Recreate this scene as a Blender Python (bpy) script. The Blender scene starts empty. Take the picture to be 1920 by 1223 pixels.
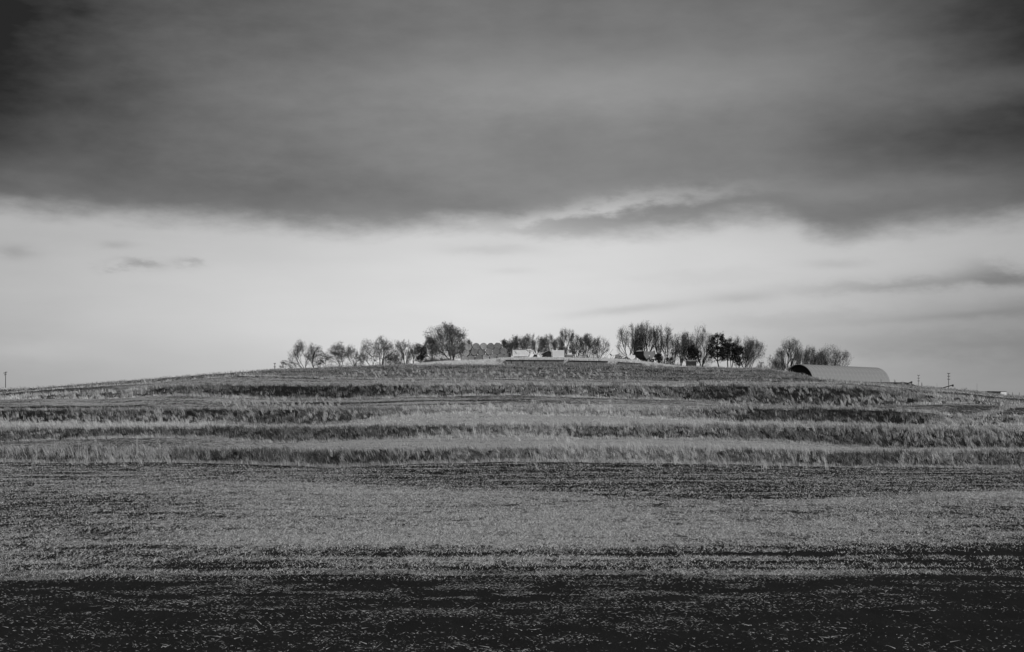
import bpy, math, random
import numpy as np
from mathutils import Vector

# ---------------------------------------------------------------- camera, world, sun, exposure
SC = bpy.context.scene
COL = SC.collection
F = 2667.0          # focal length in pixels of the 1920 wide frame (50 mm on 36 mm)
HC = 3.2            # eye height
HR = 790.0          # row of the true horizon
cam_d = bpy.data.cameras.new("camera"); cam = bpy.data.objects.new("camera", cam_d); COL.objects.link(cam)
cam_d.lens = 50.0; cam_d.sensor_width = 36.0; cam_d.shift_y = (HR - 611.5) / 1920.0
cam_d.clip_start = 0.5; cam_d.clip_end = 20000
cam.location = (0, 0, HC); cam.rotation_euler = (math.pi / 2, 0, 0)
SC.camera = cam
SC.view_settings.view_transform = 'Standard'; SC.view_settings.look = 'None'
SC.view_settings.exposure = 0.0; SC.view_settings.gamma = 1.0; SC.view_settings.use_curve_mapping = False

SUN_DIR = Vector((0.50, -0.72, 0.48)).normalized()      # towards the sun
sun_d = bpy.data.lights.new("sun", 'SUN'); sun_d.energy = 2.2; sun_d.angle = math.radians(5)
sun_d.color = (1, 1, 1)
sun = bpy.data.objects.new("sun", sun_d); COL.objects.link(sun)
sun.rotation_euler = SUN_DIR.to_track_quat('Z', 'Y').to_euler()
SUN_EL = math.asin(SUN_DIR.z); SUN_AZ = math.atan2(SUN_DIR.x, SUN_DIR.y)


def build_world():
    w = bpy.data.worlds.new("World"); SC.world = w; w.use_nodes = True
    nt = w.node_tree; N = nt.nodes; L = nt.links; N.clear()

    def sock(x, s):
        if isinstance(x, (int, float)): s.default_value = x
        else: L.new(x, s)

    def m(op, a, b=None, c=None, clamp=False):
        n = N.new('ShaderNodeMath'); n.operation = op; n.use_clamp = clamp
        sock(a, n.inputs[0])
        if b is not None: sock(b, n.inputs[1])
        if c is not None: sock(c, n.inputs[2])
        return n.outputs[0]

    def smooth(x, a, b):
        n = N.new('ShaderNodeMapRange'); n.interpolation_type = 'SMOOTHSTEP'
        sock(x, n.inputs['Value']); sock(a, n.inputs['From Min']); sock(b, n.inputs['From Max'])
        return n.outputs[0]

    tc = N.new('ShaderNodeTexCoord')
    sp = N.new('ShaderNodeSeparateXYZ'); L.new(tc.outputs['Generated'], sp.inputs[0])
    x, y, z = sp.outputs
    r = m('SQRT', m('ADD', m('MULTIPLY', x, x), m('MULTIPLY', y, y)))
    el = m('DIVIDE', z, m('MAXIMUM', r, 0.02))        # tangent of the elevation
    az = m('ARCTAN2', x, y)                           # azimuth, 0 = straight ahead

    def noise(sx, sy, off, detail=4.0, rough=0.55):
        cb = N.new('ShaderNodeCombineXYZ')
        L.new(m('MULTIPLY', m('SINE', az), sx), cb.inputs[0]); L.new(m('MULTIPLY', el, sy), cb.inputs[1])
        L.new(m('ADD', m('MULTIPLY', m('COSINE', az), sx), off), cb.inputs[2])
        n = N.new('ShaderNodeTexNoise'); n.inputs['Scale'].default_value = 1.0
        n.inputs['Detail'].default_value = detail; n.inputs['Roughness'].default_value = rough
        L.new(cb.outputs[0], n.inputs['Vector'])
        return m('SUBTRACT', n.outputs['Fac'], 0.5)

    nb = noise(5.0, 14.0, 3.1)            # broad
    ns = noise(9.0, 60.0, 7.7, 5.0)       # streaks
    nf = noise(34.0, 90.0, 1.3, 6.0, 0.6)  # fine wisps

    def A(px): return math.atan((px - 960) / F)
    def E(px, row): return (HR - row) / F * math.cos(A(px))

    # lower edge of the cloud deck, as elevation against azimuth
    pts = [(-400, 372), (0, 388), (200, 401), (400, 417), (560, 434), (720, 434), (860, 421), (960, 424), (1100, 436),
           (1300, 428), (1420, 414), (1480, 421), (1570, 451), (1650, 441), (1760, 427), (1920, 412), (2300, 400)]
    fc = N.new('ShaderNodeFloatCurve')
    cv = fc.mapping.curves[0]
    P = [(-1.2, E(0, 380))] + [(A(p), E(p, q)) for p, q in pts] + [(1.2, E(1920, 400))]
    xs = [(a + 1.2) / 2.4 for a, _ in P]; ys = [e * 4 for _, e in P]
    while len(cv.points) < len(P): cv.points.new(0.5, 0.5)
    for i, (a, b) in enumerate(zip(xs, ys)):
        cv.points[i].location = (a, b)
    fc.mapping.update()
    L.new(m('DIVIDE', m('ADD', m('MAXIMUM', m('MINIMUM', az, 1.19), -1.19), 1.2), 2.4), fc.inputs['Value'])
    edge = m('DIVIDE', fc.outputs[0], 4.0)
    warp = m('ADD', m('MULTIPLY', nb, 0.010), m('ADD', m('MULTIPLY', nf, 0.017), m('MULTIPLY', ns, 0.006)))
    d = m('SUBTRACT', m('ADD', el, warp), edge)
    deck = smooth(d, -0.010, 0.015)

    def blob(px, row, sx, sy, amp, wv=0.0, tilt=0.0):
        """A soft patch centred on an azimuth and elevation; sizes are in pixels of the frame."""
        a0 = A(px); e0 = E(px, row)
        da = m('SUBTRACT', az, a0)
        de = m('SUBTRACT', m('SUBTRACT', el, e0), m('MULTIPLY', da, tilt))
        if wv: de = m('ADD', de, m('MULTIPLY', nf, wv)); da = m('ADD', da, m('MULTIPLY', nf, wv * 3))
        q = m('ADD', m('POWER', m('DIVIDE', m('ABSOLUTE', da), sx / F), 2.0),
              m('POWER', m('DIVIDE', m('ABSOLUTE', de), sy / F), 2.0))
        return m('MULTIPLY', m('EXPONENT', m('MULTIPLY', q, -1.0)), amp)

    nm = noise(11.0, 26.0, 5.5, 5.0, 0.6)  # mottling inside the deck
    # cloud deck tone
    dk = m('ADD', 0.218, m('ADD', m('MULTIPLY', nb, 0.075), m('ADD', m('MULTIPLY', nm, 0.10), m('ADD', m('MULTIPLY', nf, 0.03), m('MULTIPLY', ns, 0.018)))))
    for b in [blob(-60, 60, 520, 250, -0.14, 0.01), blob(-200, 180, 380, 260, -0.10), blob(1990, -10, 330, 200, -0.17, 0.01),
              blob(2030, 250, 300, 170, -0.12, 0.01), blob(1690, 250, 330, 75, -0.055, 0.01, 0.03), blob(1500, 420, 130, 45, -0.03, 0.01),
              blob(1130, 165, 420, 60, 0.075, 0.012, 0.03), blob(420, 350, 330, 42, -0.05, 0.01), blob(60, 330, 140, 35, 0.04, 0.01),
              blob(960, -10, 800, 110, -0.06, 0.01), blob(1080, 330, 400, 60, 0.02, 0.012),
              blob(1740, 345, 260, 22, 0.03, 0.012, 0.05), blob(1890, 160, 200, 40, 0.05, 0.01)]:
        dk = m('ADD', dk, b)
    dk = m('MAXIMUM', dk, 0.022)
    # the bright gap: physical sky seen through thin high cloud
    sky = N.new('ShaderNodeTexSky'); sky.sky_type = 'NISHITA'; sky.sun_disc = False
    sky.sun_elevation = SUN_EL; sky.sun_rotation = SUN_AZ
    bw = N.new('ShaderNodeRGBToBW'); L.new(sky.outputs[0], bw.inputs[0])
    nish = m('MINIMUM', m('MULTIPLY', bw.outputs[0], 0.10), 1.0)
    gap = m('ADD', m('MULTIPLY', nish, 0.10), 0.34)
    gap = m('ADD', gap, m('ADD', m('MULTIPLY', ns, 0.05), m('ADD', m('MULTIPLY', nm, 0.06), m('MULTIPLY', nb, 0.05))))
    for b in [blob(960, 520, 680, 230, 0.25), blob(2050, 690, 520, 130, -0.13, 0.01), blob(-100, 690, 420, 90, -0.05), blob(1500, 480, 500, 60, .05), blob(820, 640, 620, 120, .10), blob(200, 560, 400, 120, .03),
              blob(255, 497, 42, 12, -0.17, 0.022), blob(350, 494, 22, 11, -0.12, 0.022), blob(35, 470, 34, 12, -0.10, 0.008),
              blob(220, 458, 30, 7, -0.08, 0.006),
              blob(1720, 533, 240, 13, -0.13, 0.016, 0.03), blob(1850, 508, 60, 20, -0.11, 0.02), blob(1920, 525, 60, 13, -0.10, 0.008),
              blob(1180, 580, 110, 8, -0.11, 0.006, 0.09), blob(1390, 558, 62, 10, -0.08, 0.006), blob(1570, 494, 55, 9, -0.07, 0.008),
              blob(920, 468, 90, 12, -0.09, 0.01), blob(960, 508, 40, 6, -0.05, 0.006), blob(1800, 592, 200, 8, -0.06, 0.006, 0.05),
              blob(1030, 432, 90, 16, -0.10, 0.012), blob(1760, 640, 320, 30, -0.08, 0.02), blob(1480, 600, 230, 16, -0.05, 0.02, .04), blob(1300, 520, 160, 14, -0.035, 0.02), blob(1930, 575, 130, 22, -0.07, 0.02),
              blob(60, 660, 120, 22, 0.05, 0.01)]:
        gap = m('ADD', gap, b)
    # light wedge that cuts into the deck, right of the middle
    wedge = m('ADD', blob(1140, 388, 150, 19, 0.62, 0.03, 0.13), blob(1330, 362, 130, 14, 0.22, 0.02, 0.07))
    wedge = m('ADD', wedge, blob(1010, 412, 80, 14, 0.30, 0.025, 0.1))
    wedge = m('MULTIPLY', wedge, m('ADD', 1.0, m('MULTIPLY', nf, 2.6)))
    deck = m('MULTIPLY', deck, m('SUBTRACT', 1.0, m('MINIMUM', m('MAXIMUM', wedge, 0.0), 0.9)))
    val = m('ADD', m('MULTIPLY', deck, dk), m('MULTIPLY', m('SUBTRACT', 1.0, deck), gap))
    # below the horizon: dull ground tone
    up = smooth(el, -0.02, 0.0)
    val = m('ADD', m('MULTIPLY', up, val), m('MULTIPLY', m('SUBTRACT', 1.0, up), 0.05))
    bg = N.new('ShaderNodeBackground'); out = N.new('ShaderNodeOutputWorld')
    L.new(m('MULTIPLY', val, 10.0), bg.inputs['Color']); bg.inputs['Strength'].default_value = 0.1
    L.new(bg.outputs[0], out.inputs[0])


build_world()

# ---------------------------------------------------------------- helpers
rng = np.random.default_rng(7)


def setp(o, label=None, cat=None, group=None, kind=None):
    if label: o['label'] = label
    if cat: o['category'] = cat
    if group: o['group'] = group
    if kind: o['kind'] = kind
    return o


def thing(name, label, cat, loc=(0, 0, 0), rz=0.0, group=None):
    o = bpy.data.objects.new(name, None); COL.objects.link(o)
    o.location = loc; o.rotation_euler = (0, 0, rz)
    return setp(o, label, cat, group)


def mesh_np(name, verts, loops, starts, mat, tone=None, smooth=False):
    me = bpy.data.meshes.new(name)
    verts = np.ascontiguousarray(verts, dtype=np.float32); loops = np.ascontiguousarray(loops, dtype=np.int32)
    starts = np.ascontiguousarray(starts, dtype=np.int32)
    me.vertices.add(len(verts)); me.vertices.foreach_set('co', verts.ravel())
    me.loops.add(len(loops)); me.loops.foreach_set('vertex_index', loops)
    me.polygons.add(len(starts)); me.polygons.foreach_set('loop_start', starts)
    if smooth: me.polygons.foreach_set('use_smooth', np.ones(len(starts), dtype=bool))
    me.update(calc_edges=True)
    if tone is not None:
        a = me.attributes.new('tone', 'FLOAT', 'POINT'); a.data.foreach_set('value', np.ascontiguousarray(tone, dtype=np.float32))
    me.materials.append(mat)
    return me


def link(name, me, parent=None):
    o = bpy.data.objects.new(name, me); COL.objects.link(o)
    if parent is not None: o.parent = parent
    return o


class MB:
    """collects simple solids into one mesh"""
    def __init__(s): s.v = []; s.f = []
    def add(s, vs, fs):
        n = len(s.v); s.v += [tuple(v) for v in vs]; s.f += [tuple(i + n for i in f) for f in fs]; return s
    def box(s, x0, x1, y0, y1, z0, z1):
        vs = [(x0, y0, z0), (x1, y0, z0), (x1, y1, z0), (x0, y1, z0), (x0, y0, z1), (x1, y0, z1), (x1, y1, z1), (x0, y1, z1)]
        return s.add(vs, [(0, 3, 2, 1), (4, 5, 6, 7), (0, 1, 5, 4), (1, 2, 6, 5), (2, 3, 7, 6), (3, 0, 4, 7)])
    def bar(s, a, b, r0, r1=None, n=6):
        a = Vector(a); b = Vector(b); r1 = r0 if r1 is None else r1
        d = (b - a).normalized(); u = d.orthogonal().normalized(); w = d.cross(u); vs = []
        for p, r in ((a, r0), (b, r1)):
            for k in range(n):
                t = 2 * math.pi * k / n; vs.append(p + u * (r * math.cos(t)) + w * (r * math.sin(t)))
        fs = [(k, (k + 1) % n, n + (k + 1) % n, n + k) for k in range(n)] + [tuple(reversed(range(n))), tuple(range(n, 2 * n))]
        return s.add(vs, fs)
    def prism(s, prof, y0, y1):
        """profile in x,z extruded along y"""
        n = len(prof); vs = [(x, y0, z) for x, z in prof] + [(x, y1, z) for x, z in prof]
        return s.add(vs, [(k, (k + 1) % n, n + (k + 1) % n, n + k) for k in range(n)] + [tuple(reversed(range(n))), tuple(range(n, 2 * n))])
    def mesh(s, name, mat):
        me = bpy.data.meshes.new(name); me.from_pydata(s.v, [], s.f); me.update(); me.materials.append(mat); return me
    def obj(s, name, mat, parent=None): return link(name, s.mesh(name, mat), parent)


def grey(name, v, rough=0.85, var=0.25, scale=3.0, spec=0.2, metal=0.0, bump=0.0, stretch=(1, 1, 1)):
    mt = bpy.data.materials.new(name); mt.use_nodes = True
    nt = mt.node_tree; N = nt.nodes; L = nt.links; b = N['Principled BSDF']
    b.inputs['Roughness'].default_value = rough; b.inputs['Specular IOR Level'].default_value = spec
    b.inputs['Metallic'].default_value = metal
    tc = N.new('ShaderNodeTexCoord'); mp = N.new('ShaderNodeMapping'); mp.inputs['Scale'].default_value = stretch
    L.new(tc.outputs['Object'], mp.inputs[0])
    n = N.new('ShaderNodeTexNoise'); n.inputs['Scale'].default_value = scale; n.inputs['Detail'].default_value = 5; n.inputs['Roughness'].default_value = .65
    L.new(mp.outputs[0], n.inputs['Vector'])
    r = N.new('ShaderNodeMapRange'); r.inputs['From Min'].default_value = .3; r.inputs['From Max'].default_value = .7
    r.inputs['To Min'].default_value = v * (1 - var); r.inputs['To Max'].default_value = v * (1 + var)
    L.new(n.outputs['Fac'], r.inputs['Value']); L.new(r.outputs[0], b.inputs['Base Color'])
    if bump:
        bp = N.new('ShaderNodeBump'); bp.inputs['Strength'].default_value = bump; L.new(n.outputs['Fac'], bp.inputs['Height']); L.new(bp.outputs[0], b.inputs['Normal'])
    return mt


def tone_mat(name, gain=1.0, rough=0.8):
    mt = bpy.data.materials.new(name); mt.use_nodes = True
    nt = mt.node_tree; N = nt.nodes; L = nt.links; b = N['Principled BSDF']
    b.inputs['Roughness'].default_value = rough; b.inputs['Specular IOR Level'].default_value = 0.15
    at = N.new('ShaderNodeAttribute'); at.attribute_name = 'tone'
    mu = N.new('ShaderNodeMath'); mu.operation = 'MULTIPLY'; mu.inputs[1].default_value = gain
    L.new(at.outputs['Fac'], mu.inputs[0]); L.new(mu.outputs[0], b.inputs['Base Color'])
    return mt


M_GRASS = tone_mat('dry_grass'); M_STRAW = tone_mat('straw')
M_BARK = grey('bark', 0.03, 0.95, 0.3, 1.5, 0.05)
M_TWIG = grey('twig', 0.085, 0.95, 0.3, 0.8, 0.05)
M_NEEDLE = grey('needles', 0.022, 0.9, 0.4, 0.9, 0.05)
M_LEAF = grey('withered_leaves', 0.16, 0.9, 0.4, 0.9, 0.05)
M_BALE = grey('baled_straw', 0.29, 0.95, 0.55, 7.0, 0.05, bump=0.6)
def vary(mt, lo, hi):
    N = mt.node_tree.nodes; L = mt.node_tree.links; b = N['Principled BSDF']; src = b.inputs['Base Color'].links[0].from_socket
    oi = N.new('ShaderNodeObjectInfo'); r = N.new('ShaderNodeMapRange'); r.inputs['To Min'].default_value = lo; r.inputs['To Max'].default_value = hi
    mu = N.new('ShaderNodeMath'); mu.operation = 'MULTIPLY'; L.new(oi.outputs['Random'], r.inputs['Value']); L.new(src, mu.inputs[0]); L.new(r.outputs[0], mu.inputs[1]); L.new(mu.outputs[0], b.inputs['Base Color'])
vary(M_BALE, .7, 1.3)
M_BALE_D = grey('weathered_straw', 0.055, 0.95, 0.35, 7.0, 0.05)
M_WHITE = grey('white_paint', 0.84, 0.5, 0.12, 1.2, 0.4)
M_PALE = grey('pale_sheet', 0.62, 0.6, 0.08, 0.8, 0.3)
M_MID = grey('faded_paint_and_shade', 0.22, 0.6, 0.18, 1.5, 0.3)  # grey paint; also the shade put on the white wagon's left end
M_DARKP = grey('dark_paint_and_shade', 0.03, 0.6, 0.3, 1.5, 0.2)  # dark machinery; also the painted shade of the grain cart's long side
M_RUBBER_SHADE = grey('rubber_and_shade', 0.02, 0.85, 0.2, 4.0, 0.2)
M_STEEL = grey('galvanised_steel', 0.27, 0.6, 0.14, 0.6, 0.3, stretch=(1, .3, 1))
M_CONC = grey('concrete', 0.19, 0.9, 0.35, 1.3, 0.1, bump=.3)
M_TIMBER_SHADOW = grey('timber_and_shadow_line', 0.035, 0.9, 0.3, 2.0, 0.1)  # wall posts, and the painted shadow line along the wall top
M_POLE = grey('weathered_pole', 0.07, 0.9, 0.3, 2.0, 0.1)


# value noise in numpy
def vnoise(x, y, seed=0):
    xi = np.floor(x).astype(np.int64); yi = np.floor(y).astype(np.int64); fx = x - xi; fy = y - yi
    fx = fx * fx * (3 - 2 * fx); fy = fy * fy * (3 - 2 * fy)
    def h(a, b):
        n = (a * 374761393 + b * 668265263 + seed * 1442695041) & 0x7fffffff
        n = ((n ^ (n >> 13)) * 1274126177) & 0x7fffffff
        return ((n ^ (n >> 16)) & 0xffff) / 65535.0
    return (h(xi, yi) * (1 - fx) + h(xi + 1, yi) * fx) * (1 - fy) + (h(xi, yi + 1) * (1 - fx) + h(xi + 1, yi + 1) * fx) * fy


def fbm(x, y, seed=0, oct=4):
    t = 0; a = 1.0; s = 0
    for k in range(oct): t = t + a * vnoise(x * 2 ** k, y * 2 ** k, seed + k); s += a; a *= .55
    return t / s - 0.5


# ---------------------------------------------------------------- terrain
# each contour: distance from the road, and the rows (1920 frame) at which it was surveyed
CON = {
    'A': (112, [(0, 868), (320, 866), (500, 872), (640, 874), (750, 870), (960, 866), (1280, 870), (1600, 875), (1920, 876)]),
    'B': (117, [(0, 845), (320, 844), (640, 847), (960, 844), (1280, 846), (1600, 851), (1920, 848)]),
    'C': (146, [(0, 830), (200, 821), (400, 823), (500, 831), (600, 830), (700, 825), (800, 821), (960, 821), (1280, 823), (1450, 829), (1600, 838), (1700, 844), (1920, 845)]),
    'D': (152, [(0, 805), (320, 804), (640, 804), (960, 799), (1280, 799), (1600, 802), (1750, 806), (1920, 810)]),
    'E': (176, [(0, 793), (200, 795), (400, 794), (500, 800), (600, 799), (680, 790), (750, 782), (850, 776), (960, 776), (1150, 780), (1280, 787), (1450, 794), (1600, 796), (1750, 800), (1920, 798)]),
    'F': (183, [(0, 770), (320, 769), (640, 768), (800, 767), (960, 770), (1200, 769), (1280, 769), (1500, 767), (1700, 771), (1800, 781), (1920, 783)]),
    'H': (214, [(0, 750), (250, 746), (320, 741), (400, 744), (500, 749), (640, 750), (800, 744), (960, 741), (1280, 751), (1400, 759), (1500, 764), (1620, 764), (1700, 760), (1800, 756), (1920, 764)]),
    'I': (220, [(0, 746), (250, 732), (320, 725), (500, 724), (640, 724), (960, 722), (1280, 723), (1500, 726), (1620, 730), (1700, 737), (1800, 745), (1920, 757)]),
    'J': (250, [(0, 738), (250, 720), (450, 705), (640, 710), (960, 712), (1280, 716), (1500, 719), (1600, 720), (1700, 729), (1800, 737), (1920, 750)]),
    'K': (285, [(0, 730.5), (80, 727.5), (200, 718), (320, 708), (450, 698.5), (520, 693.5), (600, 690.5), (700, 687), (760, 685), (870, 684), (945, 684), (1060, 684.5), (1150, 685), (1200, 686), (1250, 687.5),
                (1300, 689.5), (1400, 691.5), (1440, 693.5), (1480, 698.5), (1500, 703), (1520, 709), (1560, 714), (1600, 718), (1640, 721), (1665, 723), (1700, 726), (1740, 729), (1800, 731), (1835, 737), (1848, 739.6), (1875, 741.6), (1890, 742.6), (1920, 745)]),
    'L': (289.5, [(0, 734), (80, 731), (200, 722), (320, 712), (450, 702), (520, 696), (600, 692.5), (700, 688), (760, 684.5), (790, 682), (870, 678.5), (945, 675), (1060, 675.5), (1150, 678), (1200, 681.5), (1250, 686),
                  (1300, 689.5), (1400, 694), (1440, 697), (1480, 706), (1500, 713), (1520, 716.5), (1560, 718), (1640, 720), (1700, 728), (1800, 737), (1920, 752)]),
}
KEYS = 'ABCDEFHIJKL'


def sst(x, a, b):
    t = np.clip((x - a) / (b - a), 0, 1); return t * t * (3 - 2 * t)


def con_d(k, X):
    D0 = CON[k][0]
    if k == 'L': return D0 - 4.15 * np.clip((X + 3.2) / 1.0, 0, 1) * np.clip((26.5 - X) / 1.5, 0, 1)
    if k in 'AK': return D0 + 0 * X
    i = KEYS.index(k) // 2
    return D0 + 2.2 * np.sin(X / 31 + i * 1.7) + 1.1 * np.sin(X / 13 + i * 2.9) + (.5 * np.sin(X / 4.1 + 2.3 * ord(k)) + .35 * np.sin(X / 2.3 + ord(k)) if k in 'ACEHJ' else 0)


def con_z(k, X):
    D = con_d(k, X); a = np.array(CON[k][1]); px = 960 + F * X / D
    # smoothed lookup
    row = sum(np.interp(px + o, a[:, 0], a[:, 1]) for o in (-24, -12, 0, 12, 24)) / 5 if k not in 'KL' else sum(np.interp(px + o, a[:, 0], a[:, 1]) for o in (-6, 0, 6)) / 3
    return HC + (HR - row) / F * D


def ground(X, Y, fine=True):
    X = np.asarray(X, float); Y = np.asarray(Y, float)
    Ds = [np.full_like(X, -9000.), np.full_like(X, 96.)]; Zs = [np.zeros_like(X), np.zeros_like(X)]
    zA = con_z('A', X)
    Zs[1] = -0.35 + 0 * X
    Ds.append(0 * X + 14.); Zs.append(0 * X)
    Ds = [Ds[0], Ds[2], Ds[1]]; Zs = [Zs[0], Zs[2], Zs[1]]
    for k in KEYS: Ds.append(con_d(k, X)); Zs.append(con_z(k, X))
    zl = Zs[-1]
    w = np.clip((X - 52) / 6, 0, 1) * np.clip((85.5 - X) / 4, 0, 1)
    zm = zl * (1 - w) + 11.22 * w
    # the yard behind the walls stands a little higher than the walls themselves
    yp = 960 + F * X / 293.0
    yr = np.interp(yp, [780, 870, 950, 976, 1047, 1150, 1190, 1215, 1250, 1300], [684, 678, 674.2, 673, 673.8, 675.5, 676.5, 680.3, 683.5, 688.5])
    yw = sst(yp, 780, 830) * sst(-yp, -1300, -1260); zy = HC + (HR - yr) / F * 293.0
    zM = zm * (1 - yw) + zy * yw; zm = zM + .1 * yw
    Ds += [0 * X + 293, 0 * X + 297, 0 * X + 335, 0 * X + 620, 0 * X + 9000]; Zs += [zM, zm + .15 * (1 - w), zm + .6 * (1 - w), 0 * X - 3, 0 * X - 3]
    Ds = np.array(Ds); Zs = np.array(Zs)
    out = np.zeros_like(X)
    for i in range(len(Ds) - 1):
        a = Ds[i]; b = Ds[i + 1]; t = np.clip((Y - a) / (b - a), 0, 1)
        msk = (Y >= a) & (Y <= b)
        if i in (0, 1): tt = t
        else: tt = .65 * t + .35 * t * t * (3 - 2 * t)
        out = np.where(msk, Zs[i] * (1 - tt) + Zs[i + 1] * tt, out)
    if fine:
        near = np.clip((Y - 60) / 60, 0, 1) * np.clip((340 - Y) / 20, 0, 1) * (1 - .75 * np.clip((X - 80) / 12, 0, 1) * np.clip((Y - 262) / 12, 0, 1))
        out = out + fbm(X / 7, Y / 5, 3) * 0.30 * near + fbm(X / 1.7, Y / 1.3, 9, 2) * 0.14 * near + fbm(X / 1.1, Y / 0.8, 19, 3) * 0.07 * (Y > 8) * (1 - near)
    return out


def bank_w(k, X, Y):
    """how much tall grass grows on terrace bank k (0..1) along its length"""
    px = 960 + F * X / np.maximum(Y, 1)
    tab = {1: [(-400, 1), (2300, 1)], 2: [(-400, .8), (200, .8), (450, 1), (800, 1), (950, .7), (1300, .7), (1500, 1), (2300, 1)],
           3: [(-400, 1), (640, 1), (800, .45), (1250, .45), (1380, 1), (1700, 1), (1800, .2), (2300, .15)],
           4: [(-400, .1), (230, .1), (300, .85), (700, 1), (850, .5), (1200, .5), (1320, 1), (1700, 1), (1760, .3), (2300, .2)],
           5: [(-400, .1), (450, .15), (520, .8), (1450, .9), (1540, .4), (2300, .3)]}[k]
    a = np.array(tab); return np.interp(px, a[:, 0], a[:, 1])


BANKS = {1: ('A', 'B'), 2: ('C', 'D'), 3: ('E', 'F'), 4: ('H', 'I'), 5: ('J', 'K')}


def in_bank(k, X, Y, m0=0.0, m1=0.0):
    a, b = BANKS[k]; d0 = con_d(a, X); d1 = con_d(b, X)
    return np.clip((Y - d0 + m0) / .8, 0, 1) * np.clip((d1 + m1 - Y) / .8, 0, 1) * bank_w(k, X, Y)




def cover(X, Y, litter=False):
    """share of the soil hidden by light straw, 0..1: a property of the field itself"""
    X = np.asarray(X, float); Y = np.asarray(Y, float)
    Yc = np.maximum(Y, 5); px = 960 + F * X / Yc
    big = fbm(X / 16, Y / 14, 51, 4); mid = fbm(X / 6, Y / 2.2, 52, 4); rowy = fbm(X / 30, Y / 0.9, 53, 3)
    # --- flat field
    e0 = 30.2 - 1.4 * sst(-px, -400, 100) + .5 * fbm(X / 3, Y, 61)     # edge of the tilled strip
    dark = 0.10 + 0.25 * np.clip(mid + .10, 0, 1) + .12 * np.clip(rowy, 0, 1)
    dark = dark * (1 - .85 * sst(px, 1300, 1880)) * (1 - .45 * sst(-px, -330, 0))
    stripes = 0.62 + 1.1 * rowy + .7 * mid
    for yy, sl, wd in ((34.6, 0.03, .7), (32.9, .02, .45), (37.0, .01, .5), (31.6, -.02, .3)):
        stripes = stripes - .42 * np.exp(-((Y - yy - sl * X) / wd) ** 2) * sst(np.abs(X - 3 * math.sin(yy)), 40, 0) * (1 - .55 * np.exp(-((px - 900) / 500) ** 2))
    stripes = np.clip(stripes, .05, .9) * (1 - .62 * sst(px, 1480, 1900))
    bright = 0.80 + .5 * mid + .8 * big
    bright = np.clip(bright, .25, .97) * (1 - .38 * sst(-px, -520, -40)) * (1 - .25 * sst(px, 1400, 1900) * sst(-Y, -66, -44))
    for yy in (44.5, 52.5):
        bright = bright - .4 * np.exp(-((Y - yy - .04 * X) / .7) ** 2) * sst(fbm(X / 9, Y / 9, 66), -.1, .15)
    eb = 74 - 9 * sst(px, 1000, 1500) + 6 * np.sin(px / 260.0) + 8 * fbm(px / 160, Y * 0, 71)
    far = .36 + .55 * rowy + .5 * mid + .12 * sst(px, 900, 300)
    c = dark
    c = np.where(Y > e0, stripes, c)
    t = sst(Y, 37.5, 39.5); c = np.where(Y > 37.5, stripes * (1 - t) + bright * t, c)
    t = sst(Y, eb - 3, eb + 3); c = c * (1 - t) + np.clip(far, .05, .7) * t
    # --- terraces
    base = .62 + .5 * mid + .5 * big
    dA, dB, dC, dD, dE, dF, dH, dI, dJ, dK = [con_d(k, X) for k in 'ABCDEFHIJK']
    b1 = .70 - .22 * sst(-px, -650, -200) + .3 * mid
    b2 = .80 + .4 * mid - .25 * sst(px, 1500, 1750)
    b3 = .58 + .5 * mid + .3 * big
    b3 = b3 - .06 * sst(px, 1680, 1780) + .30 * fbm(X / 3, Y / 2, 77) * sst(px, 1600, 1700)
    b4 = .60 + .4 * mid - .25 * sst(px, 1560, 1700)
    hill = .40 + .5 * mid
    h = np.where(Y > dB, b1, base); h = np.where(Y > dD, b2, h); h = np.where(Y > dF, b3, h); h = np.where(Y > dI, b4, h); h = np.where(Y > dJ, hill, h)
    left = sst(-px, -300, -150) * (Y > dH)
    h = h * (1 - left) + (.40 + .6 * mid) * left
    # bare furrows at the foot or lip of a bank
    def furrow(y0, wd, lo, hi, s=.6):
        return s * .7 * np.clip(.7 + 2.2 * rowy + 1.2 * mid, .15, 1.5) * np.exp(-((Y - y0) / wd) ** 2) * sst(px, lo - 40, lo + 20) * sst(-px, -hi - 20, -hi + 40)
    h = h - 1.5 * furrow(dF + 7, 2.2, -500, 290, .9) - furrow(dH - 2.5, 1.5, 480, 1500, .32) - 1.5 * furrow(dJ - 2.0, 1.9, 460, 1650, .9) - furrow(dC - 3, 1, 480, 640, .4) - 1.3 * furrow(dF + 17 + (px - 640) * .01, 1.6, 480, 1000, .6)
    h = h - furrow(dH - 13, 2.0, 900, 1300, .35) - furrow(dJ + 13, 2.0, 720, 1000, .3)
    rt = sst(px, 1745, 1800) * sst(Y, 172, 178) * (1 - sst(Y, 205, 215)); h = h - (.14 + .5 * mid) * rt
    lip = sst(px, 1380, 1480) * sst(-px, -1760, -1660) * sst(Y, dF + 1, dF + 4) * (1 - sst(Y, dF + 12, dF + 18)); h = h + .45 * lip
    for k in BANKS:
        ib = in_bank(k, X, Y); h = h * (1 - ib) + (.08 + .4 * mid if k < 5 else .42 + .5 * mid) * ib
    # light grass along the very top of the hill
    top = sst(Y, 284.5, 286) * sst(px, 770, 800) * sst(-px, -1310, -1290); h = h * (1 - top) + .9 * top
    if litter: c = c * .62; h = h * .93
    t = sst(Y, dA - 1, dA); c = c * (1 - t) + h * t
    return np.clip(c, 0.0, 1.0)


RAY = {}


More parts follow.
